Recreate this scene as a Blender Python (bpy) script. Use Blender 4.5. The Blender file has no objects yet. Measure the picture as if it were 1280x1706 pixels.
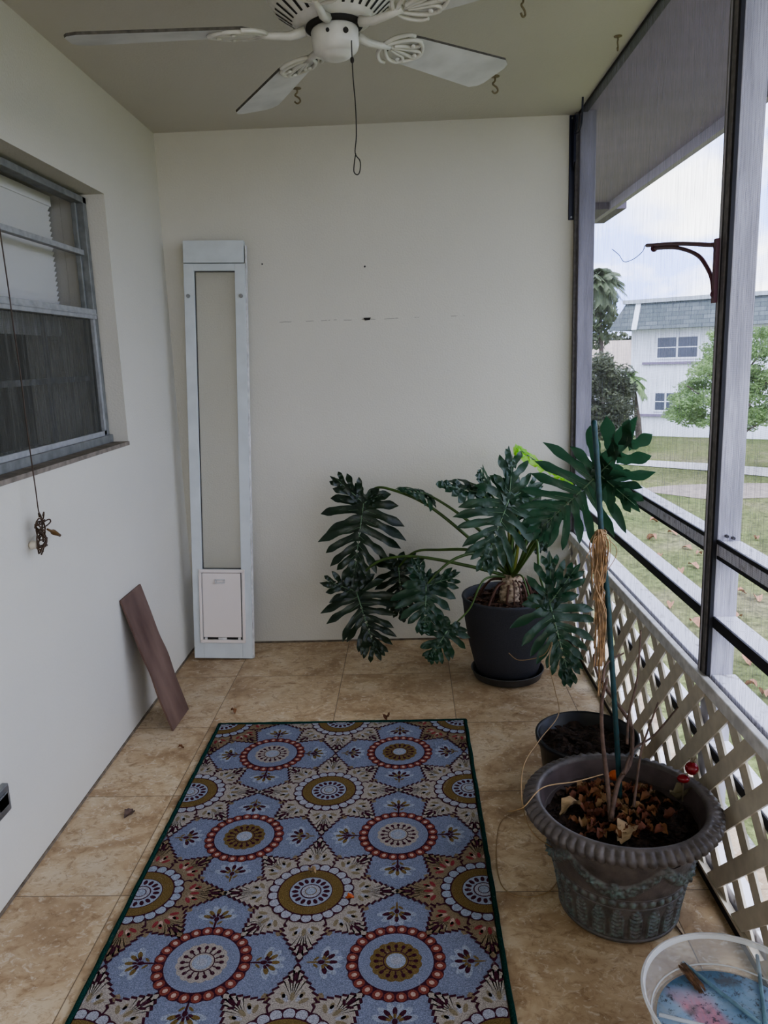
import bpy, bmesh, math, random
from mathutils import Vector, Matrix, noise as mn
from math import pi, sin, cos, tan, radians as rad
random.seed(7)
COL = bpy.context.scene.collection
V = Vector

# ------------------------------------------------------------------ camera
CX, CY, CZ, YAW, PITCH, ROLL, FPX = 1.0429, -3.4898, 1.3257, -0.0354, -0.1986, -0.0342, 1289.4
_f = V((sin(YAW)*cos(PITCH), cos(YAW)*cos(PITCH), sin(PITCH)))
_r0 = V((cos(YAW), -sin(YAW), 0)); _u0 = _r0.cross(_f)
_r = _r0*cos(ROLL) + _u0*sin(ROLL); _u = -_r0*sin(ROLL) + _u0*cos(ROLL)
cam_d = bpy.data.cameras.new('camera'); cam = bpy.data.objects.new('camera', cam_d); COL.objects.link(cam)
M = Matrix((( _r.x, _u.x, -_f.x, CX), (_r.y, _u.y, -_f.y, CY), (_r.z, _u.z, -_f.z, CZ), (0, 0, 0, 1)))
cam.matrix_world = M
cam_d.sensor_fit = 'HORIZONTAL'; cam_d.sensor_width = 36; cam_d.lens = FPX/1280*36; cam_d.clip_start = .05; cam_d.clip_end = 300
bpy.context.scene.camera = cam

def P(px, py, **k):
    """photo measurement -> point on a plane x=, y= or z="""
    d = _f + _r*((px-640)/FPX) + _u*((853-py)/FPX)
    a, v = list(k.items())[0]; i = 'xyz'.index(a)
    c = V((CX, CY, CZ)); return c + d*((v-c[i])/d[i])

# ------------------------------------------------------------------ materials
def mat(name, col, rough=.6, metal=0, nscale=0, namt=.0, col2=None, bump=0, bscale=200, spec=.5, stretch=(1,1,1), trans=0, coat=0, ramp=(.35,.65)):
    m = bpy.data.materials.new(name); m.use_nodes = True
    nt = m.node_tree; N = nt.nodes; L = nt.links; b = N['Principled BSDF']
    b.inputs['Base Color'].default_value = (*col, 1); b.inputs['Roughness'].default_value = rough
    b.inputs['Metallic'].default_value = metal; b.inputs['Specular IOR Level'].default_value = spec
    if trans: b.inputs['Transmission Weight'].default_value = trans
    if coat: b.inputs['Coat Weight'].default_value = coat
    tc = N.new('ShaderNodeTexCoord'); mp = N.new('ShaderNodeMapping'); mp.inputs['Scale'].default_value = stretch
    L.new(tc.outputs['Object'], mp.inputs['Vector'])
    if nscale:
        n = N.new('ShaderNodeTexNoise'); n.inputs['Scale'].default_value = nscale; n.inputs['Detail'].default_value = 6
        L.new(mp.outputs[0], n.inputs['Vector'])
        r = N.new('ShaderNodeValToRGB'); e = r.color_ramp.elements
        c2 = col2 or tuple(c*(1-namt) for c in col)
        e[0].position, e[1].position = ramp; e[0].color = (*c2, 1); e[1].color = (*col, 1)
        L.new(n.outputs['Fac'], r.inputs[0]); L.new(r.outputs[0], b.inputs['Base Color'])
    if bump:
        n2 = N.new('ShaderNodeTexNoise'); n2.inputs['Scale'].default_value = bscale; n2.inputs['Detail'].default_value = 4
        L.new(mp.outputs[0], n2.inputs['Vector'])
        bp = N.new('ShaderNodeBump'); bp.inputs['Strength'].default_value = bump; bp.inputs['Distance'].default_value = .01
        L.new(n2.outputs['Fac'], bp.inputs['Height']); L.new(bp.outputs[0], b.inputs['Normal'])
    return m

def mnode(nt, op, a, b=None, c=None):
    n = nt.nodes.new('ShaderNodeMath'); n.operation = op
    for i, v in enumerate((a, b, c)):
        if v is None: continue
        if isinstance(v, (int, float)): n.inputs[i].default_value = v
        else: nt.links.new(v, n.inputs[i])
    return n.outputs[0]
def noise_n(nt, vec, scale, detail=5, rough=.5, dist=0):
    n = nt.nodes.new('ShaderNodeTexNoise'); n.inputs['Scale'].default_value = scale; n.inputs['Detail'].default_value = detail
    n.inputs['Roughness'].default_value = rough; n.inputs['Distortion'].default_value = dist
    nt.links.new(vec, n.inputs['Vector']); return n.outputs['Fac']
def ramp_n(nt, fac, stops):
    r = nt.nodes.new('ShaderNodeValToRGB'); e = r.color_ramp.elements
    e[0].position = stops[0][0]; e[0].color = (*stops[0][1], 1); e[1].position = stops[-1][0]; e[1].color = (*stops[-1][1], 1)
    for p, c in stops[1:-1]:
        x = e.new(p); x.color = (*c, 1)
    nt.links.new(fac, r.inputs[0]); return r.outputs[0]
def mixc(nt, fac, a, b, mode='MIX'):
    n = nt.nodes.new('ShaderNodeMix'); n.data_type = 'RGBA'; n.blend_type = mode
    if isinstance(fac, (int, float)): n.inputs[0].default_value = fac
    else: nt.links.new(fac, n.inputs[0])
    for s, v in ((6, a), (7, b)):
        if isinstance(v, tuple): n.inputs[s].default_value = (*v, 1)
        else: nt.links.new(v, n.inputs[s])
    return n.outputs[2]
def scaled(nt, vec, sc):
    m = nt.nodes.new('ShaderNodeMapping'); m.inputs['Scale'].default_value = sc; nt.links.new(vec, m.inputs['Vector']); return m.outputs[0]
def newmat(name):
    m = bpy.data.materials.new(name); m.use_nodes = True; nt = m.node_tree
    tc = nt.nodes.new('ShaderNodeTexCoord'); return m, nt, nt.nodes['Principled BSDF'], tc.outputs['Object']

def wall_mat(name, base, crack=None, warm=None):
    m, nt, b, v = newmat(name)
    n1 = noise_n(nt, v, 1.3, 4); c = ramp_n(nt, n1, [(.3, tuple(x*.93 for x in base)), (.7, base)])
    n2 = noise_n(nt, v, 38, 6, .7); sp = ramp_n(nt, n2, [(.20, (1,1,1)), (.27, (0,0,0))])
    c = mixc(nt, sp, c, tuple(x*.45 for x in base))
    if crack:
        sx = nt.nodes.new('ShaderNodeSeparateXYZ'); nt.links.new(v, sx.inputs[0])
        wob = mnode(nt, 'MULTIPLY', noise_n(nt, v, 6), .02)
        dz = mnode(nt, 'ABSOLUTE', mnode(nt, 'SUBTRACT', mnode(nt, 'ADD', sx.outputs[2], wob), crack+.01))
        ln = mnode(nt, 'LESS_THAN', dz, .0016)
        br = mnode(nt, 'GREATER_THAN', noise_n(nt, v, 22, 3), .54)
        xm = mnode(nt, 'MULTIPLY', mnode(nt, 'GREATER_THAN', sx.outputs[0], .48), mnode(nt, 'LESS_THAN', sx.outputs[0], 1.3))
        f = mnode(nt, 'MULTIPLY', mnode(nt, 'MULTIPLY', ln, br), mnode(nt, 'MULTIPLY', xm, .55))
        c = mixc(nt, f, c, tuple(x*.3 for x in base))
    nt.links.new(c, b.inputs['Base Color']); b.inputs['Roughness'].default_value = .85; b.inputs['Specular IOR Level'].default_value = .25
    bp = nt.nodes.new('ShaderNodeBump'); bp.inputs['Strength'].default_value = .35; bp.inputs['Distance'].default_value = .004
    h = mnode(nt, 'ADD', noise_n(nt, v, 130, 4), mnode(nt, 'MULTIPLY', noise_n(nt, v, 12, 3), .8))
    nt.links.new(h, bp.inputs['Height']); nt.links.new(bp.outputs[0], b.inputs['Normal'])
    return m
WALLC = (.62, .60, .52)
M_wall = wall_mat('painted_stucco', WALLC); M_wallb = wall_mat('painted_stucco_back', WALLC, crack=1.487)
M_ceil = wall_mat('ceiling_paint', (.56, .535, .475))

def floor_mat():
    m, nt, b, v = newmat('travertine_tile')
    sx = nt.nodes.new('ShaderNodeSeparateXYZ'); nt.links.new(v, sx.inputs[0])
    T = .457
    def line(o, off):
        u = mnode(nt, 'DIVIDE', mnode(nt, 'SUBTRACT', o, off), T)
        fr = mnode(nt, 'FRACT', mnode(nt, 'ADD', u, 50.5)); d = mnode(nt, 'ABSOLUTE', mnode(nt, 'SUBTRACT', fr, .5))
        return mnode(nt, 'LESS_THAN', mnode(nt, 'MULTIPLY', d, T), .0014), mnode(nt, 'FLOOR', mnode(nt, 'ADD', u, 50))
    gx, ix = line(sx.outputs[0], .276); gy, iy = line(sx.outputs[1], -.398)
    g = mnode(nt, 'MAXIMUM', gx, gy)
    cell = nt.nodes.new('ShaderNodeCombineXYZ'); nt.links.new(ix, cell.inputs[0]); nt.links.new(iy, cell.inputs[1])
    wn = nt.nodes.new('ShaderNodeTexWhiteNoise'); wn.noise_dimensions = '3D'; nt.links.new(cell.outputs[0], wn.inputs['Vector'])
    off = nt.nodes.new('ShaderNodeVectorMath'); off.operation = 'MULTIPLY_ADD'; nt.links.new(wn.outputs['Color'], off.inputs[0])
    off.inputs[1].default_value = (7, 7, 7); nt.links.new(v, off.inputs[2])
    w = scaled(nt, off.outputs[0], (1, 1.2, 1))
    n1 = noise_n(nt, w, 4.5, 9, .62, .9)
    c = ramp_n(nt, n1, [(.28, (.25, .16, .085)), (.42, (.41, .29, .17)), (.52, (.53, .405, .255)), (.62, (.61, .50, .345)), (.75, (.66, .57, .43))])
    n2 = noise_n(nt, scaled(nt, w, (1, 1.05, 1)), 26, 9, .78, 1.0)
    c = mixc(nt, ramp_n(nt, n2, [(.36, (.8,.8,.8)), (.50, (0,0,0))]), c, (.24, .145, .07))
    n3 = noise_n(nt, w, 34, 7, .7, 1.2)
    c = mixc(nt, ramp_n(nt, n3, [(.55, (0,0,0)), (.63, (.6,.6,.6))]), c, (.70, .62, .49))
    n4 = noise_n(nt, v, 1.1, 3); c = mixc(nt, ramp_n(nt, n4, [(.45, (0,0,0)), (.7, (.35,.35,.35))]), c, (.22, .15, .085))
    c = mixc(nt, mnode(nt, 'MULTIPLY', g, .85), c, (.12, .085, .05))
    nt.links.new(c, b.inputs['Base Color'])
    nt.links.new(mnode(nt, 'ADD', mnode(nt, 'MULTIPLY', n2, .35), .28), b.inputs['Roughness'])
    bp = nt.nodes.new('ShaderNodeBump'); bp.inputs['Strength'].default_value = .25; bp.inputs['Distance'].default_value = .002
    nt.links.new(mnode(nt, 'SUBTRACT', n2, g), bp.inputs['Height']); nt.links.new(bp.outputs[0], b.inputs['Normal'])
    return m
M_floor = floor_mat()
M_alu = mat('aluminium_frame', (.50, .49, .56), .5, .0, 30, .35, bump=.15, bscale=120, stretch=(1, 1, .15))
M_alud = mat('shaded_aluminium', (.22, .21, .25), .5, 0, 30, .35, bump=.15, bscale=120, stretch=(1, 1, .15))  # backlit shade of the far post, painted in as a darker aluminium
M_rail = mat('rail_paint', (.74, .74, .82), .55, 0, 45, 0, col2=(.36, .34, .35), ramp=(.30, .42), bump=.1)
M_black = mat('black_spline', (.012, .012, .018), .6)
M_track = mat('track_metal', (.16, .15, .15), .5, 0, 60, .4)
M_vinyl = mat('cream_vinyl', (.58, .53, .43), .5, 0, 25, .18)
M_vcap = mat('cap_vinyl', (.68, .67, .66), .5, 0, 35, .3)
M_white = mat('fan_white', (.62, .61, .55), .4, 0, 20, .15)
M_blade = mat('fan_blade_paint', (.62, .62, .60), .5, 0, 9, .22)
M_dark = mat('dark_slot', (.02, .018, .015), .8)
M_dust = mat('blade_edge_dust', (.13, .12, .10), .9, 0, 60, .5)
M_pdoor = mat('panel_powdercoat', (.60, .64, .645), .45, 0, 12, .1)
M_flap = mat('flap_plastic', (.72, .66, .62), .5)
M_wood = mat('veneer_board', (.20, .13, .10), .65, 0, 9, 0, col2=(.09, .05, .038), stretch=(1, 1, .25), ramp=(.3, .7))
M_cord = mat('brown_cord', (.055, .030, .014), .5)
M_metal = mat('metal_grey', (.35, .36, .36), .4, .8, 20, .3)
M_brass = mat('old_brass', (.24, .20, .13), .5, .5)
M_bracket = mat('black_enamel', (.008, .01, .03), .35)
M_maroon = mat('maroon_steel', (.10, .03, .05), .45)
M_pot = mat('charcoal_pot', (.045, .048, .06), .65, 0, 400, .35, bump=.2, bscale=500)
M_sauc = mat('saucer_plastic', (.075, .075, .078), .4, 0, 15, .4)
M_nurs = mat('nursery_black', (.008, .009, .013), .3)
M_soil = mat('potting_soil', (.05, .028, .018), .95, 0, 70, 0, col2=(.008, .005, .004), bump=1, bscale=90)
M_chip = mat('bark_chips', (.11, .055, .035), .85, 0, 30, .7)
M_trunk = mat('trunk_bark', (.50, .40, .29), .75, 0, 45, 0, col2=(.09, .055, .035), ramp=(.38, .55))
M_root = mat('aerial_root', (.13, .06, .04), .7, 0, 40, .4)
M_stem = mat('petiole_green', (.075, .14, .03), .4, 0, 20, .35)
M_rib = mat('leaf_rib', (.13, .22, .12), .4)
def leaf_mat(name, a, b_, trans=0.0):
    m, nt, b, v = newmat(name)
    c = ramp_n(nt, noise_n(nt, v, 14, 4), [(.3, a), (.75, b_)])
    nt.links.new(c, b.inputs['Base Color']); b.inputs['Roughness'].default_value = .34; b.inputs['Specular IOR Level'].default_value = .55
    bp = nt.nodes.new('ShaderNodeBump'); bp.inputs['Strength'].default_value = .35; bp.inputs['Distance'].default_value = .006
    nt.links.new(noise_n(nt, v, 55, 3), bp.inputs['Height']); nt.links.new(bp.outputs[0], b.inputs['Normal'])
    if trans:
        tr = nt.nodes.new('ShaderNodeBsdfTranslucent'); tr.inputs[0].default_value = (*[x*2.2 for x in b_], 1)
        mx = nt.nodes.new('ShaderNodeMixShader'); mx.inputs[0].default_value = trans
        nt.links.new(b.outputs[0], mx.inputs[1]); nt.links.new(tr.outputs[0], mx.inputs[2])
        nt.links.new(mx.outputs[0], nt.nodes['Material Output'].inputs[0])
    return m
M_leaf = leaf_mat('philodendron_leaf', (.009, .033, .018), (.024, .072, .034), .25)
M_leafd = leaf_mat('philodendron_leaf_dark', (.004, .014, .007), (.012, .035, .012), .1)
M_leafy = leaf_mat('young_leaf', (.14, .32, .02), (.28, .50, .04), .5)
M_sheath = leaf_mat('leaf_sheath', (.18, .20, .03), (.30, .30, .06), .2)
M_stake = mat('green_stake', (.008, .05, .055), .45, 0, 80, .4)
M_raffia = mat('raffia', (.50, .32, .17), .8, 0, 60, .6)
M_twig = mat('bare_twig', (.15, .095, .07), .75, 0, 60, .5)
M_vine = mat('dry_vine', (.30, .20, .10), .7)
M_dry = mat('dry_leaf', (.34, .16, .07), .8, 0, 18, 0, col2=(.12, .045, .02))
M_dryo = mat('ochre_leaf', (.36, .22, .11), .8, 0, 25, .5)
M_dryr = mat('russet_leaf', (.25, .085, .045), .8, 0, 25, .6)
M_dryp = mat('pale_dry_leaf', (.42, .30, .17), .8, 0, 40, .4, stretch=(1, 4, 1))
M_red = mat('red_lacquer', (.20, .005, .012), .25)
M_orange = mat('orange_shell', (.45, .10, .02), .5)
def urn_mat():
    m, nt, b, v = newmat('urn_resin')
    c = ramp_n(nt, noise_n(nt, v, 25, 6, .6), [(.3, (.045, .038, .036)), (.7, (.13, .11, .10))])
    ge = nt.nodes.new('ShaderNodeNewGeometry')
    sx = nt.nodes.new('ShaderNodeSeparateXYZ'); nt.links.new(v, sx.inputs[0])
    low = nt.nodes.new('ShaderNodeMapRange'); low.inputs[1].default_value = .14; low.inputs[2].default_value = .11
    nt.links.new(sx.outputs[2], low.inputs[0])
    pt = ramp_n(nt, ge.outputs['Pointiness'], [(.49, (0,0,0)), (.56, (1,1,1))])
    n = ramp_n(nt, noise_n(nt, v, 60, 5, .6), [(.42, (.15,.15,.15)), (.62, (1,1,1))])
    at = nt.nodes.new('ShaderNodeAttribute'); at.attribute_name = 'relief'
    f = mnode(nt, 'MULTIPLY', n, mnode(nt, 'ADD', mnode(nt, 'MULTIPLY', at.outputs['Fac'], .75), mnode(nt, 'MULTIPLY', low.outputs[0], .12)))
    c = mixc(nt, f, c, (.17, .26, .24))
    nt.links.new(c, b.inputs['Base Color']); b.inputs['Roughness'].default_value = .42
    bp = nt.nodes.new('ShaderNodeBump'); bp.inputs['Strength'].default_value = .3; bp.inputs['Distance'].default_value = .003
    nt.links.new(noise_n(nt, v, 120, 4), bp.inputs['Height']); nt.links.new(bp.outputs[0], b.inputs['Normal'])
    return m
M_urn = urn_mat()
M_urnin = mat('urn_inside', (.10, .075, .075), .6, 0, 20, .4)

def mixed(name, col, fac, rough=.3, glossy=False, stre=None, bumpy=0):
    """partly see-through sheet: mesh screen, window glass, clear plastic"""
    m, nt, b, v = newmat(name)
    tr = nt.nodes.new('ShaderNodeBsdfTransparent'); mx = nt.nodes.new('ShaderNodeMixShader')
    b.inputs['Base Color'].default_value = (*col, 1); b.inputs['Roughness'].default_value = rough
    if not glossy: b.inputs['Specular IOR Level'].default_value = .1
    if stre:
        n = noise_n(nt, scaled(nt, v, stre), 60, 5, .65)
        n2 = noise_n(nt, v, 3, 3)
        f = mnode(nt, 'ADD', mnode(nt, 'MULTIPLY', mnode(nt, 'SUBTRACT', n, .5), 1.6), fac)
        f = mnode(nt, 'ADD', f, mnode(nt, 'MULTIPLY', mnode(nt, 'SUBTRACT', n2, .5), .25))
        # woven mesh, wires every 2.4 mm
        sx = nt.nodes.new('ShaderNodeSeparateXYZ'); nt.links.new(v, sx.inputs[0])
        for o in (sx.outputs[1], sx.outputs[2]):
            s = mnode(nt, 'SINE', mnode(nt, 'MULTIPLY', o, 2*pi/.0043)); f = mnode(nt, 'ADD', f, mnode(nt, 'MULTIPLY', s, .05))
        f = mnode(nt, 'MINIMUM', mnode(nt, 'MAXIMUM', f, .08), .85)
        nt.links.new(f, mx.inputs[0])
    else: mx.inputs[0].default_value = fac
    nt.links.new(tr.outputs[0], mx.inputs[1]); nt.links.new(b.outputs[0], mx.inputs[2])
    nt.links.new(mx.outputs[0], nt.nodes['Material Output'].inputs[0])
    return m
M_screen = mixed('insect_mesh', (.42, .42, .53), .27, .8, stre=(3.5, 3.5, .12))
M_wscreen = mixed('window_mesh', (.10, .10, .085), .62, .6, stre=(1, 1, .07))
M_glass = mixed('window_glass', (.05, .05, .05), .12, .03, True)
M_pglass = mixed('panel_glass', (.66, .64, .52), .30, .05, True)
M_clear = mixed('clear_plastic', (.75, .78, .80), .30, .2, True)
M_clearr = mixed('clear_plastic_rim', (.8, .83, .86), .55, .25, True)

# ------------------------------------------------------------------ mesh helpers
class MB:
    def __init__(s): s.bm = bmesh.new(); s.slot = 0
    def poly(s, pts, flip=False):
        vs = [s.bm.verts.new(p) for p in pts]
        f = s.bm.faces.new(vs); f.material_index = s.slot; return f
    def box(s, a, b, m=None):
        (x0, y0, z0), (x1, y1, z1) = a, b
        c = [V((x, y, z)) for z in (z0, z1) for y in (y0, y1) for x in (x0, x1)]
        if m: c = [m @ p for p in c]
        vs = [s.bm.verts.new(p) for p in c]
        for q in ((0,2,3,1), (4,5,7,6), (0,1,5,4), (2,6,7,3), (0,4,6,2), (1,3,7,5)):
            s.bm.faces.new([vs[i] for i in q]).material_index = s.slot
    def tube(s, pts, r, n=8, cap=True):
        pts = [V(p) for p in pts]; rs = r if isinstance(r, (list, tuple)) else [r]*len(pts)
        rings = []; up = None
        for i, p in enumerate(pts):
            t = (pts[min(i+1, len(pts)-1)] - pts[max(i-1, 0)]).normalized()
            if up is None:
                up = V((0, 0, 1)) if abs(t.z) < .9 else V((1, 0, 0))
            a = t.cross(up)
            if a.length < 1e-5: a = t.cross(V((0, 1, 0)))
            a.normalize(); b = a.cross(t).normalized(); up = b
            rings.append([s.bm.verts.new(p + (a*cos(2*pi*k/n) + b*sin(2*pi*k/n))*rs[i]) for k in range(n)])
        for i in range(len(rings)-1):
            for k in range(n):
                f = s.bm.faces.new((rings[i][k], rings[i][(k+1) % n], rings[i+1][(k+1) % n], rings[i+1][k])); f.material_index = s.slot; f.smooth = True
        if cap:
            for rg in (rings[0][::-1], rings[-1]): s.bm.faces.new(rg).material_index = s.slot
    def lathe(s, prof, n=64, c=(0, 0), fn=None, smooth=True):
        rings = []
        for r, z in prof:
            rg = []
            for k in range(n):
                a = 2*pi*k/n; rr, zz = (fn(r, z, a) if fn else (r, z)); rg.append(s.bm.verts.new((c[0]+rr*cos(a), c[1]+rr*sin(a), zz)))
            rings.append(rg)
        for i in range(len(rings)-1):
            for k in range(n):
                f = s.bm.faces.new((rings[i][k], rings[i][(k+1) % n], rings[i+1][(k+1) % n], rings[i+1][k])); f.material_index = s.slot; f.smooth = smooth
        return rings
    def ball(s, c, r, n=12, sc=(1, 1, 1)):
        m = Matrix.Translation(c) @ Matrix.Diagonal((*[r*x for x in sc], 1))
        g = bmesh.ops.create_uvsphere(s.bm, u_segments=n, v_segments=max(6, n//2+2), radius=1, matrix=m)
        for v in g['verts']:
            for f in v.link_faces: f.smooth = True; f.material_index = s.slot
    def build(s, name, mats, parent=None, bevel=0, mtx=None):
        bmesh.ops.recalc_face_normals(s.bm, faces=s.bm.faces[:])
        me = bpy.data.meshes.new(name); s.bm.to_mesh(me); s.bm.free()
        for m in (mats if isinstance(mats, (list, tuple)) else [mats]): me.materials.append(m)
        o = bpy.data.objects.new(name, me); COL.objects.link(o)
        if mtx is not None: o.matrix_world = mtx
        if parent: adopt(o, parent)
        if bevel:
            b = o.modifiers.new('bevel', 'BEVEL'); b.width = bevel; b.segments = 2; b.limit_method = 'ANGLE'
        return o
def wmat(o):
    return (wmat(o.parent) if o.parent else Matrix.Identity(4)) @ (o.matrix_parent_inverse if o.parent else Matrix.Identity(4)) @ o.matrix_basis
def adopt(o, parent):
    o.parent = parent; o.matrix_parent_inverse = wmat(parent).inverted()
def tag(o, label=None, cat=None, group=None, kind=None):
    if label: o['label'] = label
    if cat: o['category'] = cat
    if group: o['group'] = group
    if kind: o['kind'] = kind
    return o
def thing(name, loc, label, cat, group=None):
    o = bpy.data.objects.new(name, None); COL.objects.link(o); o.location = loc; o.empty_display_size = .05
    return tag(o, label, cat, group)
def struct(o): o['kind'] = 'structure'; return o
def box(name, a, b, m, parent=None, bevel=0):
    k = MB(); k.box(a, b); return k.build(name, m, parent, bevel)
def bez(pts, n=8):
    """Catmull-Rom through points"""
    pts = [V(p) for p in pts]; out = []
    for i in range(len(pts)-1):
        p0, p1, p2, p3 = pts[max(i-1, 0)], pts[i], pts[i+1], pts[min(i+2, len(pts)-1)]
        for k in range(n):
            t = k/n; out.append(.5*((2*p1) + (p2-p0)*t + (2*p0-5*p1+4*p2-p3)*t*t + (3*p1-p0-3*p2+p3)*t**3))
    out.append(pts[-1]); return out

# ------------------------------------------------------------------ room shell
W, H, YR = 1.778, 2.28, -5.6
struct(box('floor', (-.2, YR-.15, -.16), (1.93, .15, 0), M_floor))
struct(box('ceiling', (-.2, YR-.15, H), (W+.003, .15, H+.15), M_ceil))
struct(box('wall_back', (0, 0, 0), (1.798, .15, H), M_wallb))
wy0, wy1, wz0, wz1 = -2.35, -.645, 1.046, 1.915
k = MB()
k.box((-.16, YR, 0), (0, wy0, H)); k.box((-.16, wy1, 0), (0, .15, H)); k.box((-.16, wy0, 0), (0, wy1, wz0)); k.box((-.16, wy0, wz1), (0, wy1, H))
struct(k.build('wall_left', M_wall))
struct(box('wall_front', (-.16, YR-.15, 0), (1.79, YR, H), M_wall))
M_sill = mat('sill_stone', (.28, .24, .19), .8, 0, 30, .4)
M_grout = mat('floor_edge_grime', (.22, .18, .13), .9, 0, 30, .5)
struct(box('baseboard_left', (0, YR, 0), (.004, 0, .008), M_grout))
struct(box('baseboard_back', (0, -.004, 0), (W, 0, .008), M_grout))
# roof overhang outside the screen
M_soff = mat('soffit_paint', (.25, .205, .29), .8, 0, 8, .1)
M_fasc = mat('fascia_paint', (.30, .27, .33), .7)
k = MB(); k.box((W+.0035, -7, H), (2.42, 2.8, H+.12)); struct(k.build('trim_1', M_soff))
k = MB(); k.box((2.42, -7, H-.05), (2.455, 2.8, H+.2)); struct(k.build('trim_2', M_fasc))

pa_, pb_ = P(985, 350, y=2.0), P(1045, 322, y=2.0)
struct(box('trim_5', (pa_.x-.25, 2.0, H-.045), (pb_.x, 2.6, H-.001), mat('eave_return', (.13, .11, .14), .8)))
# ------------------------------------------------------------------ window in the left wall
win = bpy.data.objects.new('window_1', None); COL.objects.link(win); win.location = (-.065, -1.5, wz0); win['kind'] = 'structure'
X0, X1 = -.105, -.065
k = MB()
zt, zb, yr, yl = wz1-.012, wz0+.002, wy1-.004, wy0
k.box((X0, yr-.028, zb), (X1, yr, zt)); k.box((X0, yl, zb), (X1, yl+.028, zt)); k.box((X0, yl, zt-.022), (X1, yr, zt)); k.box((X0, yl, zb), (X1+.012, yr, zb+.028))
k.box((X0, yr-.042, zb), (X1-.022, yr-.030, zt))
k.build('window_frame', M_metal if 0 else mat('window_alu', (.25, .26, .25), .45, .3, 30, .3), win, .002)
M_walu = mat('sash_alu', (.40, .41, .41), .4, .2, 40, .25)
zm = P(163, 525, x=-.07).z; zu = P(150, 424, x=-.08).z; zl = P(165, 628, x=-.08).z
k = MB(); k.box((X0+.005, yl, zu-.010), (X1-.012, yr-.03, zu+.008)); k.build('muntin', M_walu, win, .002)
k = MB(); k.box((X0, yl, zm-.017), (X1+.004, yr-.02, zm+.017)); k.box((X0, yl, zm-.004), (X1+.008, yr-.02, zm+.002)); k.build('meeting_rail', M_walu, win, .002)
k = MB(); k.box((X1-.012, yl, zb+.03), (X1, yl+.02, zm-.017)); k.box((X1-.012, yr-.046, zb+.03), (X1, yr-.028, zm-.017)); k.box((X1-.012, yl, zb+.028), (X1, yr-.028, zb+.045))
k.build('screen_frame', M_walu, win)
k = MB(); k.poly([(-.075, yl, zb+.04), (-.075, yr-.04, zb+.04), (-.075, yr-.04, zm-.01), (-.075, yl, zm-.01)]); k.build('insect_screen', M_wscreen, win)
k = MB(); k.poly([(-.093, yl, zb+.02), (-.093, yr-.02, zb+.02), (-.093, yr-.02, zt-.01), (-.093, yl, zt-.01)]); k.build('window_pane', M_glass, win)
k = MB(); k.box((-.13, yl, zl-.012), (-.10, yr-.02, zl+.006)); k.box((-.13, yr-.32, zb), (-.115, yr-.312, zm)); k.build('storm_sash', M_walu, win)
k = MB(); k.box((-.08, wy0, wz0-.012), (.004, wy1, wz0+.002)); k.build('window_sill', M_sill, win)
# dim room behind it
M_room = mat('inner_room_paint', (.30, .29, .25), .9)
k = MB(); k.box((-1.5, -3.2, .2), (-.345, 0.1, 2.4))
bmesh.ops.delete(k.bm, geom=[f for f in k.bm.faces if f.calc_center_median().x > -.4], context='FACES')
struct(k.build('wall_inner_room', M_room))
k = MB(); k.box((-.34, wy1+.0, wz0-.02), (-.161, .09, wz1+.02)); k.box((-.34, -3.1, .25), (-.161, .09, wz0)); k.box((-.34, -3.1, wz1), (-.161, .09, 2.35)); struct(k.build('trim_3', M_wall))
bl = thing('window_blind', (-.20, -1.5, wz1), 'closed white slatted blind hanging behind the upper window glass', 'blind')
yb = P(88, 420, x=-.172).y
k = MB()
M_blind = mat('blind_vinyl', (.80, .79, .74), .6)
zz = wz1-.05
while zz > zm-.06:
    k.poly([(-.166, wy0, zz), (-.166, yb, zz), (-.179, yb, zz-.021), (-.179, wy0, zz-.021)]); zz -= .0165
k.build('slats', M_blind, bl)
box('head_rail', (-.195, wy0, wz1-.05), (-.1605, yb+.003, wz1-.015), M_blind, bl, .003)

# ------------------------------------------------------------------ screen enclosure (outer side of the porch)
enc = thing('screen_enclosure', (W, -1.6, 0), 'grey aluminium screen enclosure with posts and rails along the open side', 'screen')
XO = W+.056
def member(name, a, b, m=None): return box(name, a, b, m or M_alu, enc, .002)
for y0, y1, xo in ((-.055, -.001, W+.066), (-1.655, -1.60, XO), (-3.3, -3.245, XO), (YR+.001, YR+.06, XO)):
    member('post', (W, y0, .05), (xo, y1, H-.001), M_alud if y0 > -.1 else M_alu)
spans = [(-1.60, -.055), (-3.245, -1.655), (YR+.06, -3.3)]
for a, b in spans:
    member('top_rail', (W, a, H-.008), (W+.03, b, H-.001), M_black)
    member('chair_rail', (W+.004, a, .822), (XO, b, .862), M_rail)
    k = MB(); k.box((W+.001, a, .818), (W+.0042, b, .826)); k.box((W-.001, a, .856), (W+.0045, b, .866)); k.build('spline_strip', M_black, enc)
    member('middle_rail', (W+.004, a, .640), (XO, b, .672), M_rail)
    k = MB(); k.box((W-.001, a, .645), (W+.0042, b, .672)); k.build('spline_strip', M_black, enc)
    member('ledge_rail', (W+.004, a, .47), (XO+.006, b, .52), M_rail)
    member('low_rail', (W+.004, a, .30), (XO, b, .340), M_rail)
    k = MB(); k.box((W+.0005, a, .312), (W+.0042, b, .338)); k.build('spline_strip', M_black, enc)
    member('bottom_rail', (W+.004, a, .0), (XO, b, .05), M_rail)
for a, b in ((-1.60, -.04), (-3.245, -1.652)):
    k = MB(); x = W+.0025; k.poly([(x, a, .50), (x, b, .50), (x, b, H-.01), (x, a, H-.01)])
    k.build('insect_screen', M_screen, enc)
k = MB(); yy = -1.600
k.box((W-.012, yy-.044, .517), (W-.0005, yy-.004, H-.001)); k.slot = 1
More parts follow.
